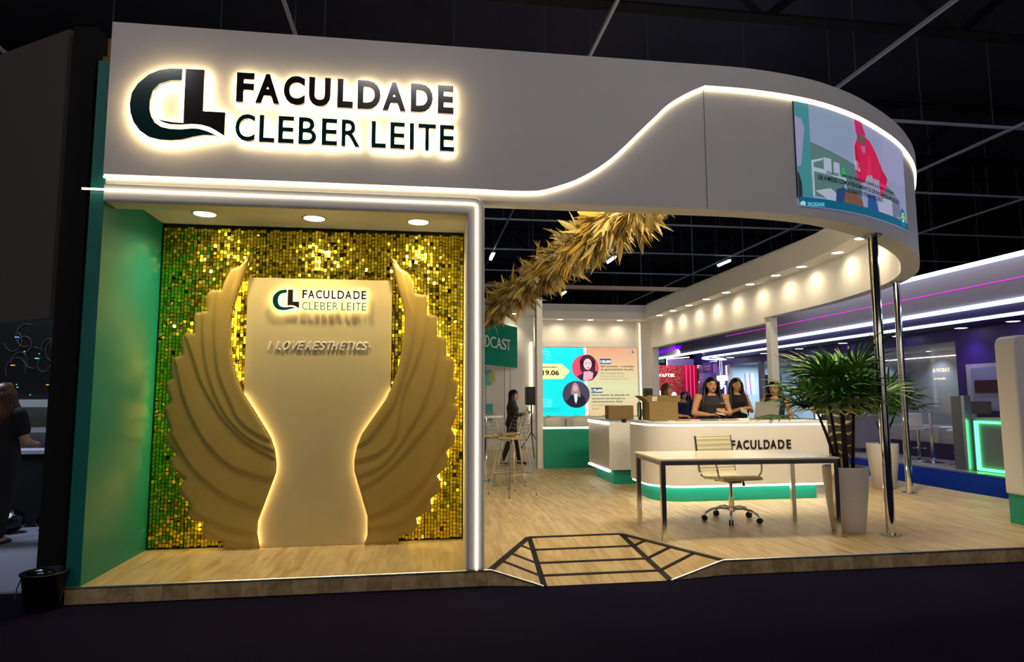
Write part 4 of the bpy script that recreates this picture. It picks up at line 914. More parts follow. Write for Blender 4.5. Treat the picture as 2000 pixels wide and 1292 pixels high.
def copy_tree(src, loc, rz, label):
    r = src.copy(); COL.objects.link(r); r.location = loc; r.rotation_euler = (0, 0, rz); r['label'] = label
    for ch in list(src.children): c = ch.copy(); COL.objects.link(c); c.parent = r
    return r
s0 = thing('wire_bar_stool', 'nearest chrome wire bar stool, facing away beside the lit frame post', 'bar stool', (3.61, 3.76, 0), math.radians(-62), 'wire bar stools of the podcast corner'); stool_parts(s0)
copy_tree(s0, (3.32, 4.35, 0), math.radians(15), 'chrome wire bar stool half hidden by the lit frame post')
copy_tree(s0, (3.72, 4.75, 0), math.radians(-100), 'chrome wire bar stool in front of the woman in black')
copy_tree(s0, (4.35, 8.5, 0), math.radians(-80), 'small distant wire bar stool behind the white pillar')
t = thing('bar_table', 'small round white bar table beside the wire stools', 'table', (3.38, 5.15, 0))
bm = nb(); cyl(bm, (0, 0, 1.0), (0, 0, 1.025), .28, n=32); obj('table_top', bm, offw, t)
bm = nb(); cyl(bm, (0, 0, .02), (0, 0, 1.0), .03, n=16); obj('stem', bm, chrome, t)
bm = nb(); cyl(bm, (0, 0, 0), (0, 0, .02), .2, n=32); obj('base', bm, chrome, t)

# white seminar chairs seen over the teal partition
shellM = mat('white_shell_plastic', (226, 222, 210), .4)
def sem_chair(t):
    P = catmull([(-.2, .46), (-.1, .44), (.08, .44), (.17, .52), (.21, .70), (.24, .90)], 3); bm = nb(); R = []
    for i, (y, z) in enumerate(P):
        wd = .22*(1-.25*max(0, (z-.76)/.14)**2) if z > .76 else .22
        R.append([bm.verts.new((x*wd, y-.04*x*x*(z > .5), z+.02*x*x)) for x in (-1, -.5, 0, .5, 1)])
    for A_, B_ in zip(R, R[1:]):
        for k in range(4): bm.faces.new((A_[k], A_[k+1], B_[k+1], B_[k]))
    o = obj('seat_shell', bm, shellM, t, smooth=True); s = o.modifiers.new('s', 'SOLIDIFY'); s.thickness = .012
    for sx_ in (-1, 1):
        for sy_ in (-1, 1): obj('leg', tube(nb(), [(sx_*.12, sy_*.1, .44), (sx_*.2, sy_*.2, 0)], .011, 6), wire, t)
ch0 = thing('seminar_chair', 'white shell seminar chair', 'chair', (4.95, 7.85, 0), PI, 'white seminar chairs in rows'); sem_chair(ch0)
row = 0
for j, y in enumerate((7.85, 8.9)):
    for i in range(4):
        lab = f'white shell chair, {ORD[i]} from the white pillar in the {["near", "far"][j]} seminar row'
        x = 4.95+i*.62+j*.3
        if row == 0: ch0['label'] = lab
        else: copy_tree(ch0, (x, y, 0), PI, lab)
        row += 1

# ------------------------------------------------------------------ loudspeakers
def speaker(loc, rz, lab):
    t = thing('loudspeaker', lab, 'loudspeaker', loc, rz)
    obj('cabinet', bx(-.125, .125, -.11, .11, 1.14, 1.54), blackp, t, bevel=.02)
    bm = nb(); cyl(bm, (0, -.112, 1.26), (0, -.10, 1.26), .09, n=24); obj('woofer', bm, rubber, t)
    bm = nb(); cyl(bm, (0, -.112, 1.43), (0, -.10, 1.43), .045, n=20); obj('tweeter', bm, rubber, t)
    bm = nb(); cyl(bm, (0, 0, .55), (0, 0, 1.14), .017, n=10); obj('pole', bm, blackp, t)
    for k in range(3):
        a = 2*PI*k/3+.4; obj('leg', tube(nb(), [(0, 0, .55), (math.cos(a)*.38, math.sin(a)*.38, .012)], .012, 6), blackp, t)
    return t
speaker((4.79, 9.0, 0), .1, 'black loudspeaker on a stand just left of the white pillar')
speaker((8.56, 12.0, 0), -.3, 'black loudspeaker above the cardboard box, right of the seminar screen')

# ------------------------------------------------------------------ items on the counters
CT = 1.0
t = thing('cardboard_box', 'open brown cardboard box with raised flaps on the reception counter', 'box', (5.585, 3.36, CT))
bm = nb()
for b in ((-.20, .20, -.14, -.135, 0, .25), (-.20, .20, .135, .14, 0, .25), (-.20, -.195, -.135, .135, 0, .25), (.195, .20, -.135, .135, 0, .25), (-.195, .195, -.135, .135, 0, .005)): box(bm, *b)
obj('carton', bm, card, t)
for c, ux, uy, nz in (((-.0, -.148, .285), (.23, 0, 0), (0, -.012, .045), 1), ((.265, 0, .27), (.07, 0, -.035), (0, .13, 0), 1), ((-.25, 0, .285), (-.055, 0, .04), (0, .13, 0), 1), ((0, .17, .28), (.19, 0, 0), (0, .04, .035), 1)):
    bm = nb(); n_ = Vector(ux).cross(Vector(uy)).normalized()*.003; obox(bm, c, ux, uy, n_); obj('flap', bm, card, t)
bm = nb(); obox(bm, (-.13, -.156, .285), (.035, 0, 0), (0, -.008, .03), Vector((.035, 0, 0)).cross(Vector((0, -.008, .03))).normalized()*.001); obj('paper_label', bm, paper, t, label='white paper label')
t = thing('cardboard_box', 'closed flat brown box on the side counter, left of the open box', 'box', (5.44, 4.72, .973))
obj('carton', bx(-.2, .2, -.1, .1, 0, .205), card, t, bevel=.004); bm = nb(); box(bm, -.2, .2, -.012, .012, .205, .2065); obj('tape_strip', bm, mat('packing_tape', (170, 140, 90), .3), t)
t = thing('brochure_holder', 'dark standing folder with a pale green spine between the two boxes', 'folder', (5.33, 3.44, CT), .1)
obj('folder', bx(-.012, .012, -.03, .03, 0, .24), blackp, t); obj('spine', bx(-.028, -.013, -.03, .03, .04, .23), mat('pale_green_card', (120, 150, 130), .6), t)
t = thing('laptop', 'open silver laptop seen from behind on the reception counter', 'laptop', (7.03, 3.22, CT), math.radians(2))
silver = mat('laptop_silver', (150, 148, 140), .35, .6)
obj('keyboard_base', bx(-.185, .185, -.02, .22, 0, .014), silver, t, bevel=.004)
bm = nb(); obox(bm, (.005, -.05, .125), (.18, 0, 0), (0, -.03, .115), (0, .0035, .001)); obj('lid', bm, silver, t, bevel=.003)
obj('foot_mat', bx(-.22, .22, -.08, .0, -.0005, .004), blackp, t)
pcol = [mat('booklet_green', (70, 110, 90), .5), mat('booklet_tan', (170, 140, 80), .5), paper, mat('booklet_olive', (120, 120, 60), .5), mat('booklet_white', (230, 230, 225), .5)]
for i, (x, y, wd, dp, h, c, rz, lab) in enumerate(((5.42, 2.98, .20, .14, .008, 0, .1, 'thin green-edged booklet in front of the open cardboard box'), (5.72, 2.92, .17, .13, .016, 1, -.2, 'small stack of tan booklets at the right foot of the open box'), (6.12, 3.0, .20, .14, .014, 0, .05, 'green booklet stack left of the woman with the phone'), (6.38, 3.0, .14, .12, .008, 3, .1, 'olive booklet in front of the woman with the phone'), (6.58, 3.0, .14, .12, .024, 4, -.05, 'stack of white cards in front of the woman with the phone'), (6.76, 3.1, .12, .12, .02, 1, .1, 'tan booklets beside the silver laptop'), (7.38, 3.2, .24, .15, .008, 0, 0., 'flat green booklet at the right end of the reception counter'))):
    t = thing('booklet_stack', lab, 'booklets', (x, y, CT), rz, 'booklets on the reception counter')
    nn = max(1, int(h/.004))
    for k in range(nn):
        o_ = .004*random.uniform(-1, 1); obj('booklet', bx(-wd/2+o_, wd/2+o_, -dp/2, dp/2, k*h/nn, (k+.9)*h/nn), pcol[c], t)

# ------------------------------------------------------------------ white monolith at right
t = thing('white_totem', 'big rounded white display block with a teal plinth at the right edge', 'display block', (9.2, .85, 0))
rt_ = .10
prof_ = [(8.40, .30)]+[(8.40, 1.93-rt_)]+arc(8.40+rt_, 1.935-rt_, rt_, PI, PI/2, 6)+[(10.0, 1.96), (10.0, .30)]
obj('body', pxz(prof_, .74, .97), offw, t, world=True, bevel=.02, seg=3)
obj('plinth', bx(8.43, 9.98, .76, .965, 0, .30), tealv, t, world=True)

# ------------------------------------------------------------------ people
def remesh(bm, vox, name, smooth_it=6):
    me = bpy.data.meshes.new('tmp'); bmesh.ops.recalc_face_normals(bm, faces=bm.faces[:]); bm.to_mesh(me); bm.free(); o = bpy.data.objects.new('tmp', me); COL.objects.link(o)
    r = o.modifiers.new('r', 'REMESH'); r.mode = 'VOXEL'; r.voxel_size = vox; r.use_smooth_shade = True
    s = o.modifiers.new('s', 'SMOOTH'); s.factor = .5; s.iterations = smooth_it
    dg = bpy.context.evaluated_depsgraph_get(); dg.update(); out = bpy.data.meshes.new_from_object(o.evaluated_get(dg)); bpy.data.objects.remove(o); out.name = name
    for p in out.polygons: p.use_smooth = True
    return out
def cap_tube(bm, pts, rs, n=12):
    tube(bm, pts, rs, n)
    for p, r in zip(pts, rs): sph(bm, p, r*.99, 10)
def hand(bm, w, d, nrm, curl=.6, s=1., thumb=1):
    """w wrist, d pointing direction, nrm back-of-hand normal"""
    w, d, nrm = Vector(w), Vector(d).normalized(), Vector(nrm).normalized(); nrm = (nrm-d*nrm.dot(d)).normalized(); sd = d.cross(nrm)*thumb
    L = .085*s
    for k in (-1.2, -.4, .4, 1.2): tube(bm, [w+sd*k*.009*s, w+d*L*.5+sd*k*.017*s, w+d*L+sd*k*.018*s], [.013*s, .0125*s, .011*s], 8)
    sph(bm, w+d*L*.55, (.030*s, .030*s, .018*s) if abs(nrm.z) > .7 else .024*s, 8)
    for k, l in ((-1.5, .062), (-.5, .075), (.5, .080), (1.5, .072)):
        p = w+d*L+sd*k*.0165*s; q = p+(d*math.cos(curl*.5)-nrm*math.sin(curl*.5))*l*.5*s; e = q+(d*math.cos(curl*1.4)-nrm*math.sin(curl*1.4))*l*.5*s
        tube(bm, [p-d*.01, q, e], [.0098*s, .0088*s, .0075*s], 8); sph(bm, q, .0088*s, 8); sph(bm, e, .0075*s, 8)
    p = w+d*.02*s+sd*.026*s; q = p+(d*.7+sd*.7-nrm*.2).normalized()*.036*s; e = q+(d*.95+sd*.05-nrm*.5).normalized()*.03*s
    tube(bm, [w+sd*.01*s, p, q, e], [.012*s, .0115*s, .010*s, .008*s], 8); sph(bm, e, .008*s, 8)
def person(x, y, z, rz, label, H=1.6, hair=hairB, top=clothK, bottom=clothK, armL=None, armR=None, shoulders=.175, bulk=1., stride=0., sleeve='none', dress=False, hairlen=.42, heel=0., head_tilt=0., group=None, vox=.0095, hairside=1., legskin=False, face=True):
    t = thing('person', label, 'person', (x, y, z), rz, group); k = H/1.6
    V3 = lambda a, b, c: (a*k, b*k, c*k)
    neck = Vector(V3(0, .005, 1.335)); hc = Vector(V3(0, -.015-.03*head_tilt, 1.475-.01*head_tilt)); sh = [Vector(V3(s*shoulders, .01, 1.285)) for s in (-1, 1)]
    bm = nb()
    tb = [(0, .015*k, .80*k, .150*k*bulk, .105*k*bulk), (0, .02*k, .86*k, .168*k*bulk, .118*k*bulk), (0, .01*k, .95*k, .150*k*bulk, .105*k*bulk), (0, .0, 1.04*k, .125*k*bulk, .092*k*bulk), (0, -.005*k, 1.12*k, .135*k*bulk, .105*k*bulk), (0, -.012*k, 1.19*k, .148*k*bulk, .122*k*bulk), (0, 0, 1.25*k, .160*k, .100*k), (0, .008*k, 1.30*k, .145*k, .075*k), (0, .01*k, 1.335*k, .075*k, .058*k)]
    loft(bm, tb, 24); cap_tube(bm, [neck-Vector((0, 0, .03*k)), hc-Vector((0, -.02*k, .075*k))], [.05*k, .047*k])
    sph(bm, hc+Vector((0, .012*k, .022*k)), (.073*k, .092*k, .088*k), 18); sph(bm, hc+Vector((0, -.018*k, -.035*k)), (.060*k, .066*k, .078*k), 16)
    sph(bm, hc+Vector((0, -.058*k, -.088*k)), (.024*k, .020*k, .018*k), 10)
    tube(bm, [hc+Vector((0, -.083*k, .012*k)), hc+Vector((0, -.094*k, -.018*k)), hc+Vector((0, -.103*k, -.032*k))], [.007*k, .011*k, .014*k], 8)
    for s in (-1, 1): sph(bm, hc+Vector((s*.074*k, .005*k, -.01*k)), (.010*k, .018*k, .028*k), 8)
    arms = []
    for i, (s, a) in enumerate(((-1, armL), (1, armR))):
        el, wr, hd, hn = a or ((s*.215, .03, 1.02), (s*.23, -.03, .80), (0, -.1, -1), (s, 0, 0))
        el, wr = Vector(V3(*el)), Vector(V3(*wr)); S_ = sh[i]; bk = (bulk-1)*.6+1
        cap_tube(bm, [Vector((s*.10*k, .008*k, 1.285*k)), S_, S_.lerp(el, .4), el], [.052*k, .052*k*bk, .044*k*bk, .036*k*bk]); cap_tube(bm, [el, el.lerp(wr, .35), wr], [.036*k*bk, .034*k*bk, .022*k]); hand(bm, wr, hd, hn, .7, k, s)
        arms.append((S_, el, wr))
    legs = []
    for s in (-1, 1):
        hip = Vector(V3(s*.085, .015, .83)); st = stride*s; kn = Vector(V3(s*.085, -.02-st*.5, .47)); an = Vector(V3(s*.08, .03-st, .085+heel*.06)); legs.append((hip, kn, an))
        cap_tube(bm, [hip, hip.lerp(kn, .5), kn], [.085*k*bulk, .070*k*bulk, .050*k]); cap_tube(bm, [kn, kn.lerp(an, .35), an], [.049*k, .052*k, .032*k])
        toe = an+Vector((0, -.13*k, -.055*k-heel*.055*k)); cap_tube(bm, [an+Vector((0, .02*k, -.03*k)), an.lerp(toe, .6), toe], [.034*k, .032*k, .024*k])
    body = obj('body', remesh(bm, vox, 'body'), skinM, t)
    # clothes
    inf = .012*k
    bm = nb()
    if top is not None:
        secs = [(a, b, c, d+inf, e+inf) for a, b, c, d, e in tb[(0 if dress else 1):-1]]
        secs.append((0, .006*k, 1.318*k, .098*k, .062*k)); loft(bm, secs, 24)
        for s, S_ in zip((-1, 1), sh):
            cap_tube(bm, [Vector((s*.07*k, .008*k, 1.295*k)), Vector((s*.125*k, .008*k, 1.295*k))], [.055*k, .054*k])
        if sleeve != 'none':
            for S_, el, wr in arms:
                if sleeve == 'short': cap_tube(bm, [S_, S_.lerp(el, .62)], [.062*k*bulk, .056*k*bulk])
                else: cap_tube(bm, [S_, el], [.062*k, .047*k]); cap_tube(bm, [el, el.lerp(wr, .93)], [.046*k, .032*k])
        if dress:
            loft(bm, [(0, 0, .46*k, .165*k, .135*k), (0, .01*k, .62*k, .175*k, .14*k), (0, .015*k, .82*k, .185*k*bulk, .135*k*bulk)], 24)
        obj('dress' if dress else 'top', remesh(bm, .013, 'c', 4), top, t)
    if bottom is not None and not dress:
        bm = nb(); loft(bm, [(a, b, c, d+inf*.8, e+inf*.8) for a, b, c, d, e in tb[:3]], 24)
        for hip, kn, an in legs: cap_tube(bm, [hip, kn, an+Vector((0, 0, .02))], [.10*k*bulk, .064*k, .046*k])
        obj('trousers', remesh(bm, .014, 'c', 4), bottom, t)
    for hip, kn, an in legs:
        bm = nb(); toe = an+Vector((0, -.135*k, -.058*k-heel*.055*k)); zt = .0
        cap_tube(bm, [an+Vector((0, .025*k, -.045*k)), an.lerp(toe, .6)+Vector((0, 0, -.01*k)), toe+Vector((0, 0, -.004))], [.034*k, .036*k, .028*k])
        if heel: tube(bm, [an+Vector((0, .035*k, -.05*k)), Vector((an.x, an.y+.05*k, .002))], [.014, .005], 8)
        obj('shoe', remesh(bm, .010, 's', 3), blackp, t)
    # face
    if face:
        for s in (-1, 1):
            bm = nb(); sph(bm, hc+Vector((s*.030*k, -.0775*k, .006*k)), (.0125*k, .007*k, .0045*k), 10); ey_ = obj('eye', bm, eyeW, t)
            bm = nb(); sph(bm, hc+Vector((s*.030*k, -.0835*k, .004*k)), (.006*k, .003*k, .0048*k), 8); obj('iris', bm, eyeK, ey_)
            bm = nb(); tube(bm, [hc+Vector((s*.014*k, -.086*k, .024*k)), hc+Vector((s*.032*k, -.083*k, .030*k)), hc+Vector((s*.048*k, -.070*k, .023*k))], [.003*k, .0032*k, .0018*k], 6); obj('eyebrow', bm, hairB, t)
            bm = nb(); tube(bm, [hc+Vector((s*.016*k, -.084*k, .011*k)), hc+Vector((s*.030*k, -.084*k, .0145*k)), hc+Vector((s*.045*k, -.075*k, .010*k))], .0022*k, 5); obj('eyelash', bm, eyeK, t)
        bm = nb(); tube(bm, [hc+Vector((-.023*k, -.077*k, -.058*k)), hc+Vector((-.008*k, -.087*k, -.054*k)), hc+Vector((.008*k, -.087*k, -.054*k)), hc+Vector((.023*k, -.077*k, -.058*k))], [.002*k, .0055*k, .0055*k, .002*k], 8); tube(bm, [hc+Vector((-.019*k, -.078*k, -.061*k)), hc+Vector((0, -.087*k, -.065*k)), hc+Vector((.019*k, -.078*k, -.061*k))], [.002*k, .006*k, .002*k], 8); obj('lips', bm, lip, t)
    # hair
    bm = nb(); r_ = random.Random(int(x*100)+int(y*10))
    hcx = hc+Vector((0, .014*k, .026*k)); bmesh.ops.create_uvsphere(bm, u_segments=24, v_segments=16, radius=1, matrix=Matrix.Translation(hcx) @ Matrix.Diagonal((.092*k, .110*k, .103*k, 1)))
    dele = [v for v in bm.verts if (v.co.y < hc.y-.02*k and v.co.z < hc.z+.062*k-.55*abs(v.co.x)) or v.co.z < hc.z-.06*k]
    bmesh.ops.delete(bm, geom=dele, context='VERTS')
    if hairlen:
        for q in range(84):
            a = r_.uniform(-.12, PI+.12)  # around the back from one side to the other
            front = min(a, PI-a)
            ca, sa = math.cos(a), math.sin(a); top_ = hcx+Vector((ca*.03*k, sa*.03*k-.035*k, .092*k)); side = hcx+Vector((ca*.100*k, sa*.10*k-.012*k, .0)); low = hcx+Vector((ca*(.108+r_.uniform(0, .014))*k, sa*.10*k-.01*k, -.10*k))
            Lh = hairlen*r_.uniform(.82, 1.05)*k; sw = r_.uniform(-.015, .015)
            fall = low+Vector((ca*.03*k+sw, (sa*.02-(.05 if front < .5 else 0))*k, -Lh*.55)); end = fall+Vector((-ca*.01*k+sw, (-.03 if front < .5 else 0)*k, -Lh*.45))
            tube(bm, catmull([top_, side, low, fall, end], 2), [.014*k]*2+[.019*k]*4+[.018*k, .014*k, .005*k], 6)
    else:
        sph(bm, hcx+Vector((0, .05*k, -.02*k)), (.05*k, .05*k, .06*k), 12)
    obj('hair', bm, hair, t, smooth=True)
    return t
def held(name, lab, cat, loc, sz, rot, m):
    bm = nb(); box(bm, -sz[0]/2, sz[0]/2, -sz[1]/2, sz[1]/2, -sz[2]/2, sz[2]/2); o = obj(name, bm, m, None, bevel=.004); o.location = loc; o.rotation_euler = rot; return tag(o, lab, cat)
# receptionists
def badge(t, body, x, z, w=.09, yy=-.145):
    put_text('logo_print', body, Vector((x, yy, z)), (w, .012, 0), (0, 0, .016), (0, -.002, 0), paper, None, bold=.0, flat=True)
p1 = person(6.70, 4.15, 0, math.radians(-6), 'woman with long black hair in a sleeveless charcoal top looking down at a phone', 1.615, hairB, clothG, clothK,
       armL=((-.275, -.02, 1.055), (-.10, -.20, 1.035), (1, -.35, .05), (0, -.3, 1)), armR=((.27, -.0, 1.05), (.14, -.20, 1.06), (-.8, -.3, .35), (.2, -1, .2)), bulk=1.32, shoulders=.20, head_tilt=.7, hairlen=.42)
o = xz_text('shirt_lettering', 'FACULDADE', 6.76, 6.86, 1.205, 1.22, 3.965, .002, paper, p1)
held('phone', 'pale phone held by the woman in the charcoal top', 'phone', (6.705, 3.875, 1.06), (.14, .075, .01), (.35, .15, .1), mat('phone_white', (200, 195, 180), .3))
p2 = person(7.72, 5.35, 0, math.radians(5), 'woman with long dark hair and sleeveless black top holding papers, standing behind', 1.63, hairB, clothK, clothK,
       armL=((-.20, -.06, 1.02), (-.02, -.24, 1.10), (.9, -.3, .1), (0, -.5, 1)), armR=((.26, -.03, 1.04), (.12, -.22, 1.08), (-1, -.2, .05), (0, -.3, 1)), hairlen=.45)
held('paper_sheet', 'white sheet of paper held by the woman standing behind', 'paper', (7.68, 5.03, 1.07), (.16, .11, .012), (.9, .3, .3), paper)
p3 = person(7.90, 4.45, 0, math.radians(-42), 'woman in dark blue with glasses half hidden behind the palm leaves', 1.55, hairB, denim, denim,
       armL=((-.22, -.08, 1.08), (-.14, -.16, 1.26), (.1, -.3, 1), (-1, 0, 0)), armR=((.24, -.0, 1.02), (.20, -.16, .96), (0, -.7, -.6), (1, 0, .2)), hairlen=.12)
bm = nb()
for s in (-1, 1):
    c_ = Vector((s*.030, -.095, 1.433)); tube(bm, [c_+Vector((math.cos(a*PI/5)*.019, 0, math.sin(a*PI/5)*.015)) for a in range(10)], .0015, 4, closed=True); tube(bm, [c_+Vector((s*.019, 0, .004)), c_+Vector((s*.045, .08, .004))], .0015, 4)
tube(bm, [(-.011, -.095, 1.435), (.011, -.095, 1.435)], .0015, 4); obj('glasses', bm, blackp, p3)
p0 = person(6.93, 6.5, 0, math.radians(62), 'woman with brown highlighted hair turned sideways behind the cardboard box', 1.56, hairBr, clothK, clothK,
       armL=((-.22, -.08, 1.0), (-.14, -.28, .98), (0, -1, 0), (0, 0, 1)), armR=((.22, -.08, 1.0), (.14, -.28, .98), (0, -1, 0), (0, 0, 1)), hairlen=.22)
# woman in the patterned dress
dm = bpy.data.materials.new('patterned_dress'); dm.use_nodes = True; nt = dm.node_tree; b = nt.nodes['Principled BSDF']; tc = nt.nodes.new('ShaderNodeTexCoord'); nz = nt.nodes.new('ShaderNodeTexNoise'); nz.inputs['Scale'].default_value = 5; wv = nt.nodes.new('ShaderNodeTexWave'); wv.wave_type = 'BANDS'; wv.bands_direction = 'Z'; wv.inputs['Scale'].default_value = 2.2; wv.inputs['Distortion'].default_value = 9; wv.inputs['Detail Scale'].default_value = 1.4
nt.links.new(tc.outputs['Object'], wv.inputs['Vector']); cr = nt.nodes.new('ShaderNodeValToRGB'); e = cr.color_ramp.elements; e[0].position = .0; e[0].color = (*lin((22, 18, 16)), 1); e[1].position = 1.; e[1].color = (*lin((170, 150, 104)), 1); q = e.new(.90); q.color = (*lin((50, 42, 34)), 1); q = e.new(.5); q.color = (*lin((26, 22, 20)), 1)
nt.links.new(wv.outputs['Fac'], cr.inputs[0]); nt.links.new(cr.outputs[0], b.inputs['Base Color']); b.inputs['Roughness'].default_value = .6
person(8.03, 3.16, 0, math.radians(160), 'woman in a dark patterned dress and black high heels standing behind the palm', 1.70, hairBr, dm, None,
       armL=((-.24, -.05, 1.05), (-.14, -.24, 1.04), (.6, -1, 0), (0, 0, 1)), armR=((.24, -.05, 1.05), (.14, -.24, 1.04), (-.6, -1, 0), (0, 0, 1)), dress=True, heel=1., hairlen=.36, bulk=1.12, sleeve='short')
# woman in black in the podcast corner
person(4.16, 7.6, 0, math.radians(78), 'woman in black with long black hair walking and reading her phone in the podcast corner', 1.47, hairB, clothK, clothK,
       armL=((-.18, -.10, 1.04), (-.08, -.27, 1.06), (.3, -1, .3), (0, 0, 1)), armR=((.18, -.10, 1.04), (.08, -.27, 1.06), (-.3, -1, .3), (0, 0, 1)), sleeve='long', stride=.17, hairlen=.42, head_tilt=.9)
held('phone', 'black phone held by the woman in the podcast corner', 'phone', (4.50, 7.52, 1.02), (.08, .14, .012), (.3, .5, .2), blackp)
# person at the left edge
person(-1.80, 2.1, -.12, math.radians(172), 'person with reddish brown hair in a black T-shirt seen from behind at the left edge', 1.60, hairBr, clothK, clothK,
       armL=((-.24, -.02, 1.02), (-.18, -.22, .98), (.4, -1, 0), (0, 0, 1)), armR=((.24, -.02, 1.02), (.18, -.22, .98), (-.4, -1, 0), (0, 0, 1)), sleeve='short', hairlen=.22, bulk=1.2)
# small visitors far behind the counter
person(10.44, 14.0, -.12, math.radians(20), 'distant visitor in a dark blue jacket in front of the red wall', 1.58, hairB, denim, denim, sleeve='long', hairlen=0, vox=.013)
person(10.72, 14.6, -.12, math.radians(-10), 'distant visitor with dark hair right of the man in the blue jacket', 1.58, hairB, clothK, clothK, sleeve='long', hairlen=.2, vox=.013)
person(11.15, 15.4, -.12, math.radians(-30), 'distant visitor in black nearest the end of the red wall', 1.6, hairB, clothK, clothK, sleeve='long', hairlen=.2, vox=.013)

# ------------------------------------------------------------------ neighbouring stands across the aisle
NX = 12.4
struct('floor_neighbour', bx(NX-.1, 30, -3, 40, -.12, -.085), mat('pale_floor', (165, 160, 152), .35, var=.03))
struct('trim_14', bx(NX-.13, NX-.1, -3, 24, -.12, -.08), alu)
nw = mat('neighbour_white', (158, 150, 158), .5)
t = thing('neighbour_fascia', 'long white fascia of the stand across the aisle with cool glowing edges', 'fascia board', (NX, 8, 3))
obj('fascia_panel', bx(NX, NX+.12, -2, 22, 2.96, 3.66), nw, t, world=True)
bm = nb(); box(bm, NX-.03, NX+.02, -2, 17.6, 3.66, 3.74); obj('led_top', bm, ledc, t, world=True, label='cool glowing upper edge')
bm = nb(); box(bm, NX-.03, NX+.05, -2, 22, 2.89, 2.96); obj('led_middle', bm, ledc, t, world=True)
bm = nb(); box(bm, NX-.006, NX, -2, 15, 3.29, 3.306); obj('led_magenta', bm, emat('led_magenta', (.85, .03, .75), .8), t, world=True, label='thin magenta glowing line')
t = thing('neighbour_canopy', 'dark canopy with rounded end and cool glowing lower edge across the aisle', 'canopy', (NX, 10, 2.7))
cpn = [(NX+1.6, -2), (NX+.06, -2), (NX+.06, 16.6)]+[(NX+.06+1.0-1.0*math.cos(a), 16.6+1.25*math.sin(a)) for a in [PI/2*i/8 for i in range(1, 9)]]+[(NX+1.6, 17.85)]
obj('canopy_body', pxy(cpn, 2.72, 2.89), purpled, t, world=True)
cpo = [(a-.04, b) for a, b in cpn[1:]]
bm = nb(); tube(bm, [(a-.02, b, 2.70) for a, b in cpn[1:]], .03, 6); obj('led_lower', bm, ledc, t, world=True)
bm = nb(); tube(bm, [(a-.02, b, 2.92) for a, b in cpn[3:]], .03, 6); obj('led_round_end', bm, ledc, t, world=True)
for i, y in enumerate((4.4, 5.6, 6.8, 8.6, 10.6, 12.6, 14.6)):
    downlight((13.5, y, 2.715), f'{ORD[i]} cool downlight from the right under the purple canopy across the aisle', 'canopy downlights across the aisle', 34, .11, lampn, (.45, .35, 1.), 110)
for i, (x, y) in enumerate(((12.95, 16.9), (13.3, 17.3), (13.5, 16.9))):
    downlight((x, y, 2.715), f'{ORD[i]} round white lamp from the aisle under the rounded canopy end', 'lamps under the rounded canopy end', 8, .13, lampn, (.6, .6, 1.), 110)
for ch_, a_, h_ in (('REPALE', 0, .11), ('TECH', 1, .13)):
    y0, y1 = ((21.1, 19.75) if a_ == 0 else (19.6, 18.75))
    word(ch_, (NX-.01, y0, 3.13+.04*a_), (0, y1-y0, 0), (0, 0, h_), (-.03, 0, 0), emat('led_violet', (.2, .0, 1.), 1.1), t, .02)
# purple wall with glass room
WX = 13.8
struct('wall_neighbour_purple', bx(WX, WX+.1, -2, 7.3, -.085, 2.9), purple)
struct('wall_neighbour_top', bx(WX, WX+.1, 7.3, 18.6, 2.48, 2.9), purple)
struct('wall_neighbour_back', bx(WX+.35, WX+.45, 17.9, 21.5, -.085, 3.2), mat('violet_paint', (84, 60, 160), .5))
struct('trim_15', bx(WX, WX+.1, 7.3, 15.4, -.085, .25), purpled)
greyM = mat('grey_relief_panel', (128, 132, 148), .5, var=.12, vscale=3, stretch=(1, 1, 12), bump=.3, bscale=8)
struct('wall_neighbour_inner', bx(WX+2.4, WX+2.5, 7.3, 16, -.085, 2.6), greyM)
struct('ceiling_neighbour', bx(WX+.1, WX+2.5, 7.3, 18, 2.5, 2.58), nw)
struct('wall_neighbour_side', bx(WX+.1, WX+2.5, 7.2, 7.3, -.085, 2.5), nw)
gp = thing('glass_wall', 'tall glass wall of the meeting room across the aisle with small glowing lettering', 'glass wall', (WX, 10, 0))
for i in range(4): y0 = 7.32+i*1.75; obj('pane', bx(WX+.04, WX+.055, y0, y0+1.73, .25, 2.48), glass, gp, world=True)
for i in range(5): y0 = 7.31+i*1.75; bm = nb(); box(bm, WX+.03, WX+.065, y0-.012, y0+.006, .25, 2.48); obj('joint_profile', bm, alu, gp, world=True)
word('AVONT', (WX+.02, 7.98, 1.83), (0, -.48, 0), (0, 0, .085), (-.02, 0, 0), emat('neon_cream', (1, .88, .66), .8), gp)
word('events', (WX+.02, 7.95, 1.66), (0, -.32, 0), (0, 0, .06), (-.02, 0, 0), emat('neon_cream2', (1, .88, .66), .55), gp)
word('IDADE', (WX+.02, 9.9, 1.28), (0, -1.2, 0), (0, 0, .32), (-.004, 0, 0), mat('grey_vinyl', (50, 54, 62), .5), gp, -.015)
bm = nb(); tube(bm, [(WX+2.3, 7.6, 2.35), (WX+2.3, 15, 2.35)], .012, 6); tag(obj('led_strip', bm, emat('led_thin', (1, .95, .8), 3)), 'thin pale light line high on the grey wall behind the glass', 'light strip')
for i, y in enumerate((8.2, 10.4, 12.6)):
    downlight((WX+2.05, y, 2.5), f'{ORD[i]} white downlight from the right inside the glass room', 'glass room downlights', 70, .06, lampn, (.85, .95, 1.), 120)
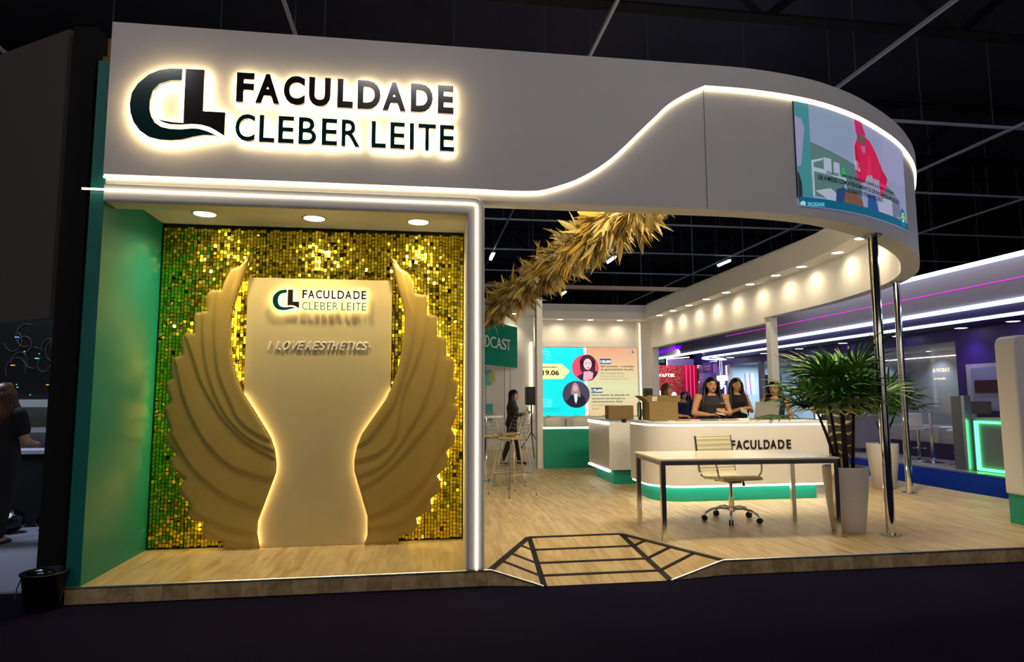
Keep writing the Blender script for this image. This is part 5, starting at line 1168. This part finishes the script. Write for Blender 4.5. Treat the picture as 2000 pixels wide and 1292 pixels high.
# open white room with violet tubes
struct('wall_white_room', bx(WX+.1, WX+2.5, 17.80, 17.9, -.085, 2.5), mat('pale_blue_wall', (176, 200, 216), .5))
struct('wall_room_side', bx(WX+2.4, WX+2.5, 14.4, 17.8, -.085, 2.5), MATS['pale_blue_wall'])
struct('trim_16', bx(WX-.02, WX+.1, 17.55, 17.75, -.085, 2.5), nw); struct('trim_17', bx(WX-.02, WX+.1, 15.3, 15.5, -.085, 2.5), nw)
area('room_light', (WX+.9, 16.3, 2.42), (0, 0, 0), 1., 1.6, 90, (.8, .92, 1))
for i, (yy, mm) in enumerate(((14.50, 'v'), (14.59, 'w'), (14.68, 'v'), (14.79, 'w'))):
    bm = nb(); tube(bm, [(yy+.04, 17.76, 1.40), (yy, 17.76, 2.18)], .014, 6)
    tag(obj('light_tube', bm, emat('tube_'+mm, (.22, .05, 1.) if mm == 'v' else (.9, .95, 1.), 2.2)), f'{["violet", "white", "violet", "white"][i]} vertical light tube, {ORD[i]} from the left in the white room', 'light tube', 'vertical light tubes')
tag(obj('wall_screen', bx(15.12, 15.9, 17.68, 17.75, 1.2, 2.11), blackp), 'dark screen at the right side of the pale room', 'screen')
# violet display boxes
def vbox(lab, y0, y1, z0, z1, x0, m, txt=None):
    t = thing('display_box', lab, 'display box', (x0, (y0+y1)/2, z0), 0, 'violet display boxes')
    obj('box', bx(x0, 14.10, y1, y0, z0, z1), m, t, world=True, bevel=.01)
    bm = nb(); box(bm, 14.10, 14.14, y1-.05, y0+.05, z0-.05, z1+.05); obj('back_glow', bm, emat('glow_lilac', (.8, .72, 1.), 1.6), t, world=True)
    if txt:
        for i, s in enumerate(txt): put_text('printed_words', s, (x0-.002, y0-.12, z1-.2-.12*i), (0, -(y0-y1-.24), 0), (0, 0, .07), (-.003, 0, 0), paper, t, flat=True)
vp = mat('violet_box', (66, 44, 130), .5); vl = mat('violet_light_box', (116, 100, 176), .5)
vbox('tall violet display box with two lines of white lettering', 19.85, 19.05, 2.05, 2.68, 13.78, vp, ['Deixa Fluir', 'Sua Proposta'])
vbox('small lilac display box below the tall violet one', 19.3, 18.8, 1.76, 2.22, 13.35, vl, ['Pele', 'Sua Luz'])
vbox('low wide violet display box with white lettering', 19.2, 18.66, 1.2, 1.68, 13.35, vp, ['SKIN ON'])
vbox('pale lilac display box at the left of the violet group', 20.3, 19.97, 2.2, 2.58, 13.79, lilac)
vbox('bright lilac box right of the tall violet display box', 19.0, 18.5, 2.12, 2.6, 13.81, lilac)
for i, (a, b_) in enumerate(((18.5, 18.1), (18.06, 17.72))):
    tag(obj('lit_sign', bx(13.72, 13.76, b_, a, 1.9, 2.1), emat('lit_white', (.92, .94, 1.), 3)), f'{["left", "right"][i]} half of the glowing white sign beside the white room', 'sign')
for i, (yy, zz, r) in enumerate(((17.60, 1.83, .09), (17.75, 1.66, .08))):
    bm = nb(); sph(bm, (13.5, yy, zz), r, 12); cyl(bm, (13.5, yy, zz), (13.5, yy, 2.71), .006, n=6); tag(obj('globe_lamp', bm, emat('lit_globe', (.8, .86, 1.), 4)), f'{["upper", "lower"][i]} glowing white globe lamp left of the dark-haired woman', 'lamp')
# door, desk, totem, stools at right
struct('door_1', bx(WX-.05, WX, 6.05, 7.02, -.085, 1.96), mat('door_frame_white', (196, 194, 188), .5))
struct('door_2', bx(WX-.07, WX-.045, 6.0, 6.88, -.05, 1.88), mat('room_white_lit', (160, 165, 185), .6))
for z0_, z1_, mm in ((1.36, 1.62, mat('maroon', (70, 14, 34), .5)), (.86, 1.0, purpled)):
    struct('trim_18', bx(WX-.085, WX-.07, 6.0, 6.80, z0_, z1_), mm)
tag(obj('monitor', bx(WX-.6, WX-.56, 5.95, 6.5, .95, 1.2), mat('monitor_grey', (90, 86, 82), .4), bevel=.01), 'grey monitor standing on the green-lit desk', 'monitor')
t = thing('lit_desk', 'pale desk framed by glowing green light at the right', 'desk', (12.7, 5.2, -.085))
obj('body', bx(12.62, 13.2, 4.3, 5.76, -.085, .90), mat('desk_grey', (146, 142, 134), .5), t, world=True)
gl_ = emat('led_green', (.08, 1., .30), 4)
bm = nb(); box(bm, 12.585, 12.62, 4.3, 5.70, .80, .84); box(bm, 12.585, 12.62, 5.64, 5.70, -.03, .84); box(bm, 12.585, 12.62, 4.3, 5.70, -.06, -.02); obj('green_frame', bm, gl_, t, world=True, label='glowing green frame')
t = thing('display_totem', 'tall narrow frosted totem left of the green-lit desk', 'totem', (12.6, 6.0, -.085))
obj('panel', bx(12.52, 12.62, 5.86, 6.12, -.085, 1.30), mat('frosted_grey', (132, 126, 118), .3, var=.1, vscale=2), t, world=True); obj('edge_profile', bx(12.50, 12.64, 5.79, 5.86, -.085, 1.31), alu, t, world=True)
def barstool(x, y, rz, lab):
    t = thing('bar_stool', lab, 'bar stool', (x, y, -.085), rz, 'white bar stools across the aisle')
    bm = nb(); lathe(bm, [(.2, 0), (.2, .012), (.06, .035), (.03, .06)], n=24); obj('base', bm, chrome, t)
    bm = nb(); cyl(bm, (0, 0, .04), (0, 0, .66), .028, n=14); obj('stem', bm, chrome, t)
    bm = nb(); tube(bm, [(.13*math.cos(a*PI/8), .13*math.sin(a*PI/8), .26) for a in range(16)], .010, 6, closed=True); obj('foot_ring', bm, chrome, t)
    bm = nb(); box(bm, -.2, .2, -.2, .2, .66, .72); obj('seat', bm, offw, t, bevel=.02); bm = nb(); box(bm, -.19, .19, .17, .21, .72, 1.02); obj('backrest', bm, offw, t, bevel=.015)
barstool(13.15, 7.75, 2.0, 'white bar stool with backrest left of the thin bar table')
barstool(13.1, 6.6, -2.4, 'white bar stool between the bar table and the frosted totem')
t = thing('bar_table', 'thin glass-topped bar table with a chrome stem across the aisle', 'table', (12.95, 7.15, -.085))
bm = nb(); cyl(bm, (0, 0, .0), (0, 0, 1.05), .03, n=14); obj('stem', bm, chrome, t); bm = nb(); cyl(bm, (0, 0, 0), (0, 0, .015), .2, n=24); obj('base', bm, chrome, t); bm = nb(); cyl(bm, (0, 0, 1.05), (0, 0, 1.062), .32, n=32); obj('glass_top', bm, glass, t)
tag(obj('sofa', bx(13.95, 14.5, 8.1, 9.6, -.085, .62), offw, bevel=.06, seg=3), 'white sofa inside the glass room', 'sofa')
t = thing('display_counter', 'white lit display counter with shelves behind the palm stems', 'counter', (13.5, 10.6, -.085))
obj('body', bx(13.2, 13.75, 9.75, 10.5, .02, .81), nw, t, world=True); obj('lit_panel', bx(13.2, 13.7, 10.95, 11.5, .06, .81), emat('lit_panel', (.85, .93, 1.), 1.4), t, world=True)
for z_ in (.1, .35, .6): obj('shelf', bx(13.3, 13.75, 10.5, 10.95, z_, z_+.03), nw, t, world=True)
for i, (yy, w_) in enumerate(((11.15, .28), (10.27, .2))):
    t = thing('planter', ['brown pot behind the palm stems on the lit counter', 'brown pot on the white counter behind the chrome post'][i], 'planter', (13.46, yy, .81), 0, 'brown pots across the aisle')
    bm = nb(); lathe(bm, [(w_*.75, 0), (w_, .42), (w_*.95, .42), (w_*.9, .38)], n=24); obj('pot', bm, mat('brown_pot', (108, 78, 72), .5), t, smooth=True)
    for k in range(6):
        o = bpy.data.objects.new('leaf', fanm[k % 3]); link(o, t); o.location = (0, 0, .42); o.rotation_euler = (.9, 0, k*PI/3); o.scale = (.8, .8, .8)
# red wall and things behind
redg = bpy.data.materials.new('red_glitter'); redg.use_nodes = True; nt = redg.node_tree; b = nt.nodes['Principled BSDF']; tc = nt.nodes.new('ShaderNodeTexCoord'); vo = nt.nodes.new('ShaderNodeTexVoronoi'); vo.inputs['Scale'].default_value = 26; nt.links.new(tc.outputs['Object'], vo.inputs['Vector'])
cr = nt.nodes.new('ShaderNodeValToRGB'); e = cr.color_ramp.elements; e[0].position = .1; e[0].color = (.10, .002, .01, 1); e[1].position = .95; e[1].color = (.75, .08, .08, 1); sx = nt.nodes.new('ShaderNodeSeparateColor'); nt.links.new(vo.outputs['Color'], sx.inputs[0]); nt.links.new(sx.outputs[0], cr.inputs[0]); nt.links.new(cr.outputs[0], b.inputs['Base Color']); b.inputs['Roughness'].default_value = .3; b.inputs['Metallic'].default_value = .3
t = thing('red_wall', 'glittering red exhibition wall with glowing lettering and three red light lines', 'wall panel', (12.8, 20, 0))
obj('glitter_panel', bx(11.2, 13.01, 20, 20.1, -.1, 2.58), redg, t, world=True); obj('plain_panel', bx(13.01, 13.6, 19.98, 20.1, -.1, 2.58), mat('red_paint', (170, 10, 48), .4), t, world=True)
for x in (13.12, 13.29, 13.45): bm = nb(); box(bm, x-.012, x+.012, 19.96, 19.98, 1.2, 2.58); obj('led_line', bm, emat('led_red', (1., .02, .12), 2.5), t, world=True)
word('INNOVAFTIK', (11.45, 19.99, 2.11), (1.17, 0, 0), (0, 0, .125), (0, -.03, 0), emat('red_sign_text', (1, .62, .5), 2.2), t, .03)
area('red_wall_light', (12.3, 18.9, 3.1), (math.radians(35), 0, 0), 2, .2, 45, (1, .8, .8))
struct('wall_far_lilac', bx(12.43, 13.6, 20.3, 20.4, 2.0, 2.86), lilac)
bm = nb(); tube(bm, [(12.42, 20.28, 2.5), (12.42, 20.28, 2.86), (13.4, 20.28, 2.93)], .02, 6); tag(obj('led_strip', bm, ledw), 'warm light line edging the lilac panel above the red wall', 'light strip')
t = thing('moss_panel', 'hanging dark green plant panel above a dusty pink wall', 'plant panel', (13.85, 20.5, 2)); obj('pink_board', bx(13.6, 14.6, 20.6, 20.7, -.1, 2.17), mat('dusty_pink', (150, 92, 92), .6), t, world=True)
bm = nb(); r_ = random.Random(9)
for k in range(420): p = Vector((r_.uniform(13.6, 14.4), r_.uniform(20.4, 20.58), r_.uniform(2.12, 2.46))); tube(bm, [p, p+Vector((r_.gauss(0, .03), -.03, -r_.uniform(.04, .14)))], [.012, .002], 4)
obj('hanging_foliage', bm, mat('moss', (54, 62, 24), .9), t, world=True, kind='stuff')
for i, z_ in enumerate((2.50, 2.58)): bm = nb(); tube(bm, [(13.58, 20.3, z_), (14.3, 20.3, z_)], .012, 5); tag(obj('led_strip', bm, ledw), f'{["lower", "upper"][i]} warm light line above the green plant panel', 'light strip')
tag(obj('white_counter', bx(13.6, 14.1, 20.2, 20.5, -.1, 1.85), nw), 'pale block at the right end of the red wall', 'counter')
bm = nb(); sph(bm, (13.85, 20.3, 1.90), .06, 12); tag(obj('globe_lamp', bm, emat('globe_warm', (1., .85, .6), 3)), 'warm glowing lamp left of the dark-haired receptionist', 'lamp')
area('neighbour_wash', (11.9, 6, 4.1), (0, math.radians(-50), 0), .3, 10, 40, (.85, .85, 1))  # added area light to brighten the stand across the aisle
for i, (y, z_) in enumerate(((15.5, 1.35),)):
    for k, dx in enumerate((10.15, 10.62)):
        bm = nb(); sph(bm, (dx, 15.2, 1.40-.05*k), (.09, .05, .11), 12); cyl(bm, (dx, 15.2, -.12), (dx, 15.2, 1.3), .012, n=8); tag(obj('mirror_lamp', bm, emat('mirror_lamp', (.75, .75, 1.), 2.5)), f'{["left", "right"][k]} glowing white lamp beside the brown-haired woman', 'lamp')

# ------------------------------------------------------------------ dark stand at the left
t = thing('stand_back_panel', 'tall dark partition post at the left beside the teal side panel', 'partition', (-.37, .4, -.12))
obj('panel', bx(-.465, -.285, .33, .75, -.12, 4.33), black, t, world=True)
bm = nb(); A_, B_ = Vector((-.52, .45, 0)), Vector((-2.6, 1.75, 0)); d = (B_-A_).normalized(); n_ = Vector((-d.y, d.x, 0))
obox(bm, (A_+B_)/2+Vector((0, 0, 3.15)), (B_-A_)/2, n_*.04, (0, 0, 1.20)); o = obj('header_panel', bm, mat('dark_grey_cloth', (96, 92, 90), .9), None); tag(o, 'dark grey header panel at the upper left', 'panel')
t = thing('led_wall_rear', 'rear side of a black LED wall with looping cables and tiny indicator lights', 'LED wall', (-2.4, 3.6, 1.2))
obj('housing', bx(-3.6, -1.5, 3.6, 3.9, 1.31, 2.5), blackp, t, world=True)
r_ = random.Random(2)
cabM = mat('cable_grey', (66, 70, 76), .5)
for k in range(16):
    x0, zc = r_.uniform(-3.0, -1.95), r_.uniform(1.4, 2.1); rr_ = r_.uniform(.05, .14); bm = nb(); a0_ = r_.uniform(0, 6)
    tube(bm, [(x0+rr_*math.cos(a0_+a*.5), 3.585, zc+rr_*1.3*math.sin(a0_+a*.5)) for a in range(9)], .0032, 5); obj('cable', bm, cabM, t, world=True)
for k in range(15):
    x0, zc = r_.uniform(-2.9, -1.9), r_.uniform(1.36, 2.1); c_ = r_.choice([(90, 255, 130), (200, 220, 255), (255, 170, 60), (120, 180, 255)])
    bm = nb(); box(bm, x0, x0+r_.choice([.01, .045]), 3.59, 3.6, zc, zc+.012); obj('indicator_light', bm, emat('ind_%d' % c_[0], c_, .5), t, world=True)
struct('floor_left_stand', bx(-5, -.15, .35, 5, -.12, -.105), mat('white_vinyl', (150, 154, 168), .4))
area('left_stand_light', (-2.6, 2.3, 4.0), (math.radians(25), 0, 0), .8, .8, 95, (.7, .8, 1))
t = thing('shelf_unit', 'pale grey shelf under the LED wall at the left', 'shelf', (-2.4, 3.6, .6)); gsh = mat('pale_grey_shelf', (176, 176, 172), .6)
obj('top', bx(-3.6, -1.5, 3.3, 3.7, 1.22, 1.31), gsh, t, world=True); obj('front', bx(-3.6, -1.5, 3.62, 3.7, -.1, 1.22), gsh, t, world=True); obj('ledge', bx(-3.6, -1.5, 3.4, 3.6, .92, .98), gsh, t, world=True)
t = thing('draped_table', 'table draped in black cloth behind the person at the left', 'table', (-2.3, 3.2, -.105)); obj('table_top', bx(-3.0, -1.72, 2.95, 3.35, .70, .74), mat('white_sheet', (190, 190, 205), .5), t, world=True); obj('cloth', bx(-3.0, -1.74, 2.97, 3.33, -.105, .70), black, t, world=True)
bagM = mat('black_bin_bag', (10, 10, 11), .22, bump=1., bscale=14)
for i, (x, y, r) in enumerate(((-1.98, 2.66, .15), (-1.66, 2.8, .12), (-2.32, 2.70, .14))):
    bm = nb(); sph(bm, (0, 0, r*.8), (r, r*.9, r*.8), 16)
    for v in bm.verts: v.co *= 1+.12*math.sin(v.co.x*40)*math.cos(v.co.y*35+v.co.z*30)
    mn = min(v.co.z for v in bm.verts)
    for v in bm.verts: v.co.z -= mn
    o = obj('bin_bag', bm, bagM, smooth=True); o.location = (x, y, -.105); tag(o, f'{["front shiny", "small shiny", "rear shiny"][i]} black bin bag on the floor by the draped table', 'bag', 'black bin bags')
t = thing('bucket', 'black plastic bucket on the dark carpet at the lower left', 'bucket', (-.205, -.06, -.12))
bm = nb(); lathe(bm, [(.098, 0), (.105, .01), (.135, .235), (.145, .24), (.145, .25), (.130, .25), (.10, .02), (.0005, .018)], n=32); obj('pail', bm, blackp, t, smooth=True)
bm = nb(); tube(bm, [(-.142, 0, .22), (-.16, -.02, .14), (-.15, -.05, .08)], .004, 6); obj('handle', bm, blackp, t)
bm = nb(); sph(bm, (-.03, .01, .235), (.09, .05, .03), 14); obj('contents', bm, bagM, t)

t = thing('gallery_windows', 'small bluish gallery windows above the red wall at the far end', 'windows', (16.1, 30, 3.1))
obj('gallery_wall', bx(15.3, 16.6, 30.05, 30.2, -.12, 3.7), mat('gallery_grey', (120, 124, 140), .6), t, world=True)
for i in range(3):
    x0 = 15.45+i*.38
    f = obj('window_frame', bx(x0, x0+.34, 30.0, 30.05, 3.2, 3.55), alu, t, world=True); obj('pane', bx(x0+.02, x0+.32, 29.99, 30.0, 3.22, 3.53), emat('gallery_pane', (.10, .30, .40), .35), f, world=True)
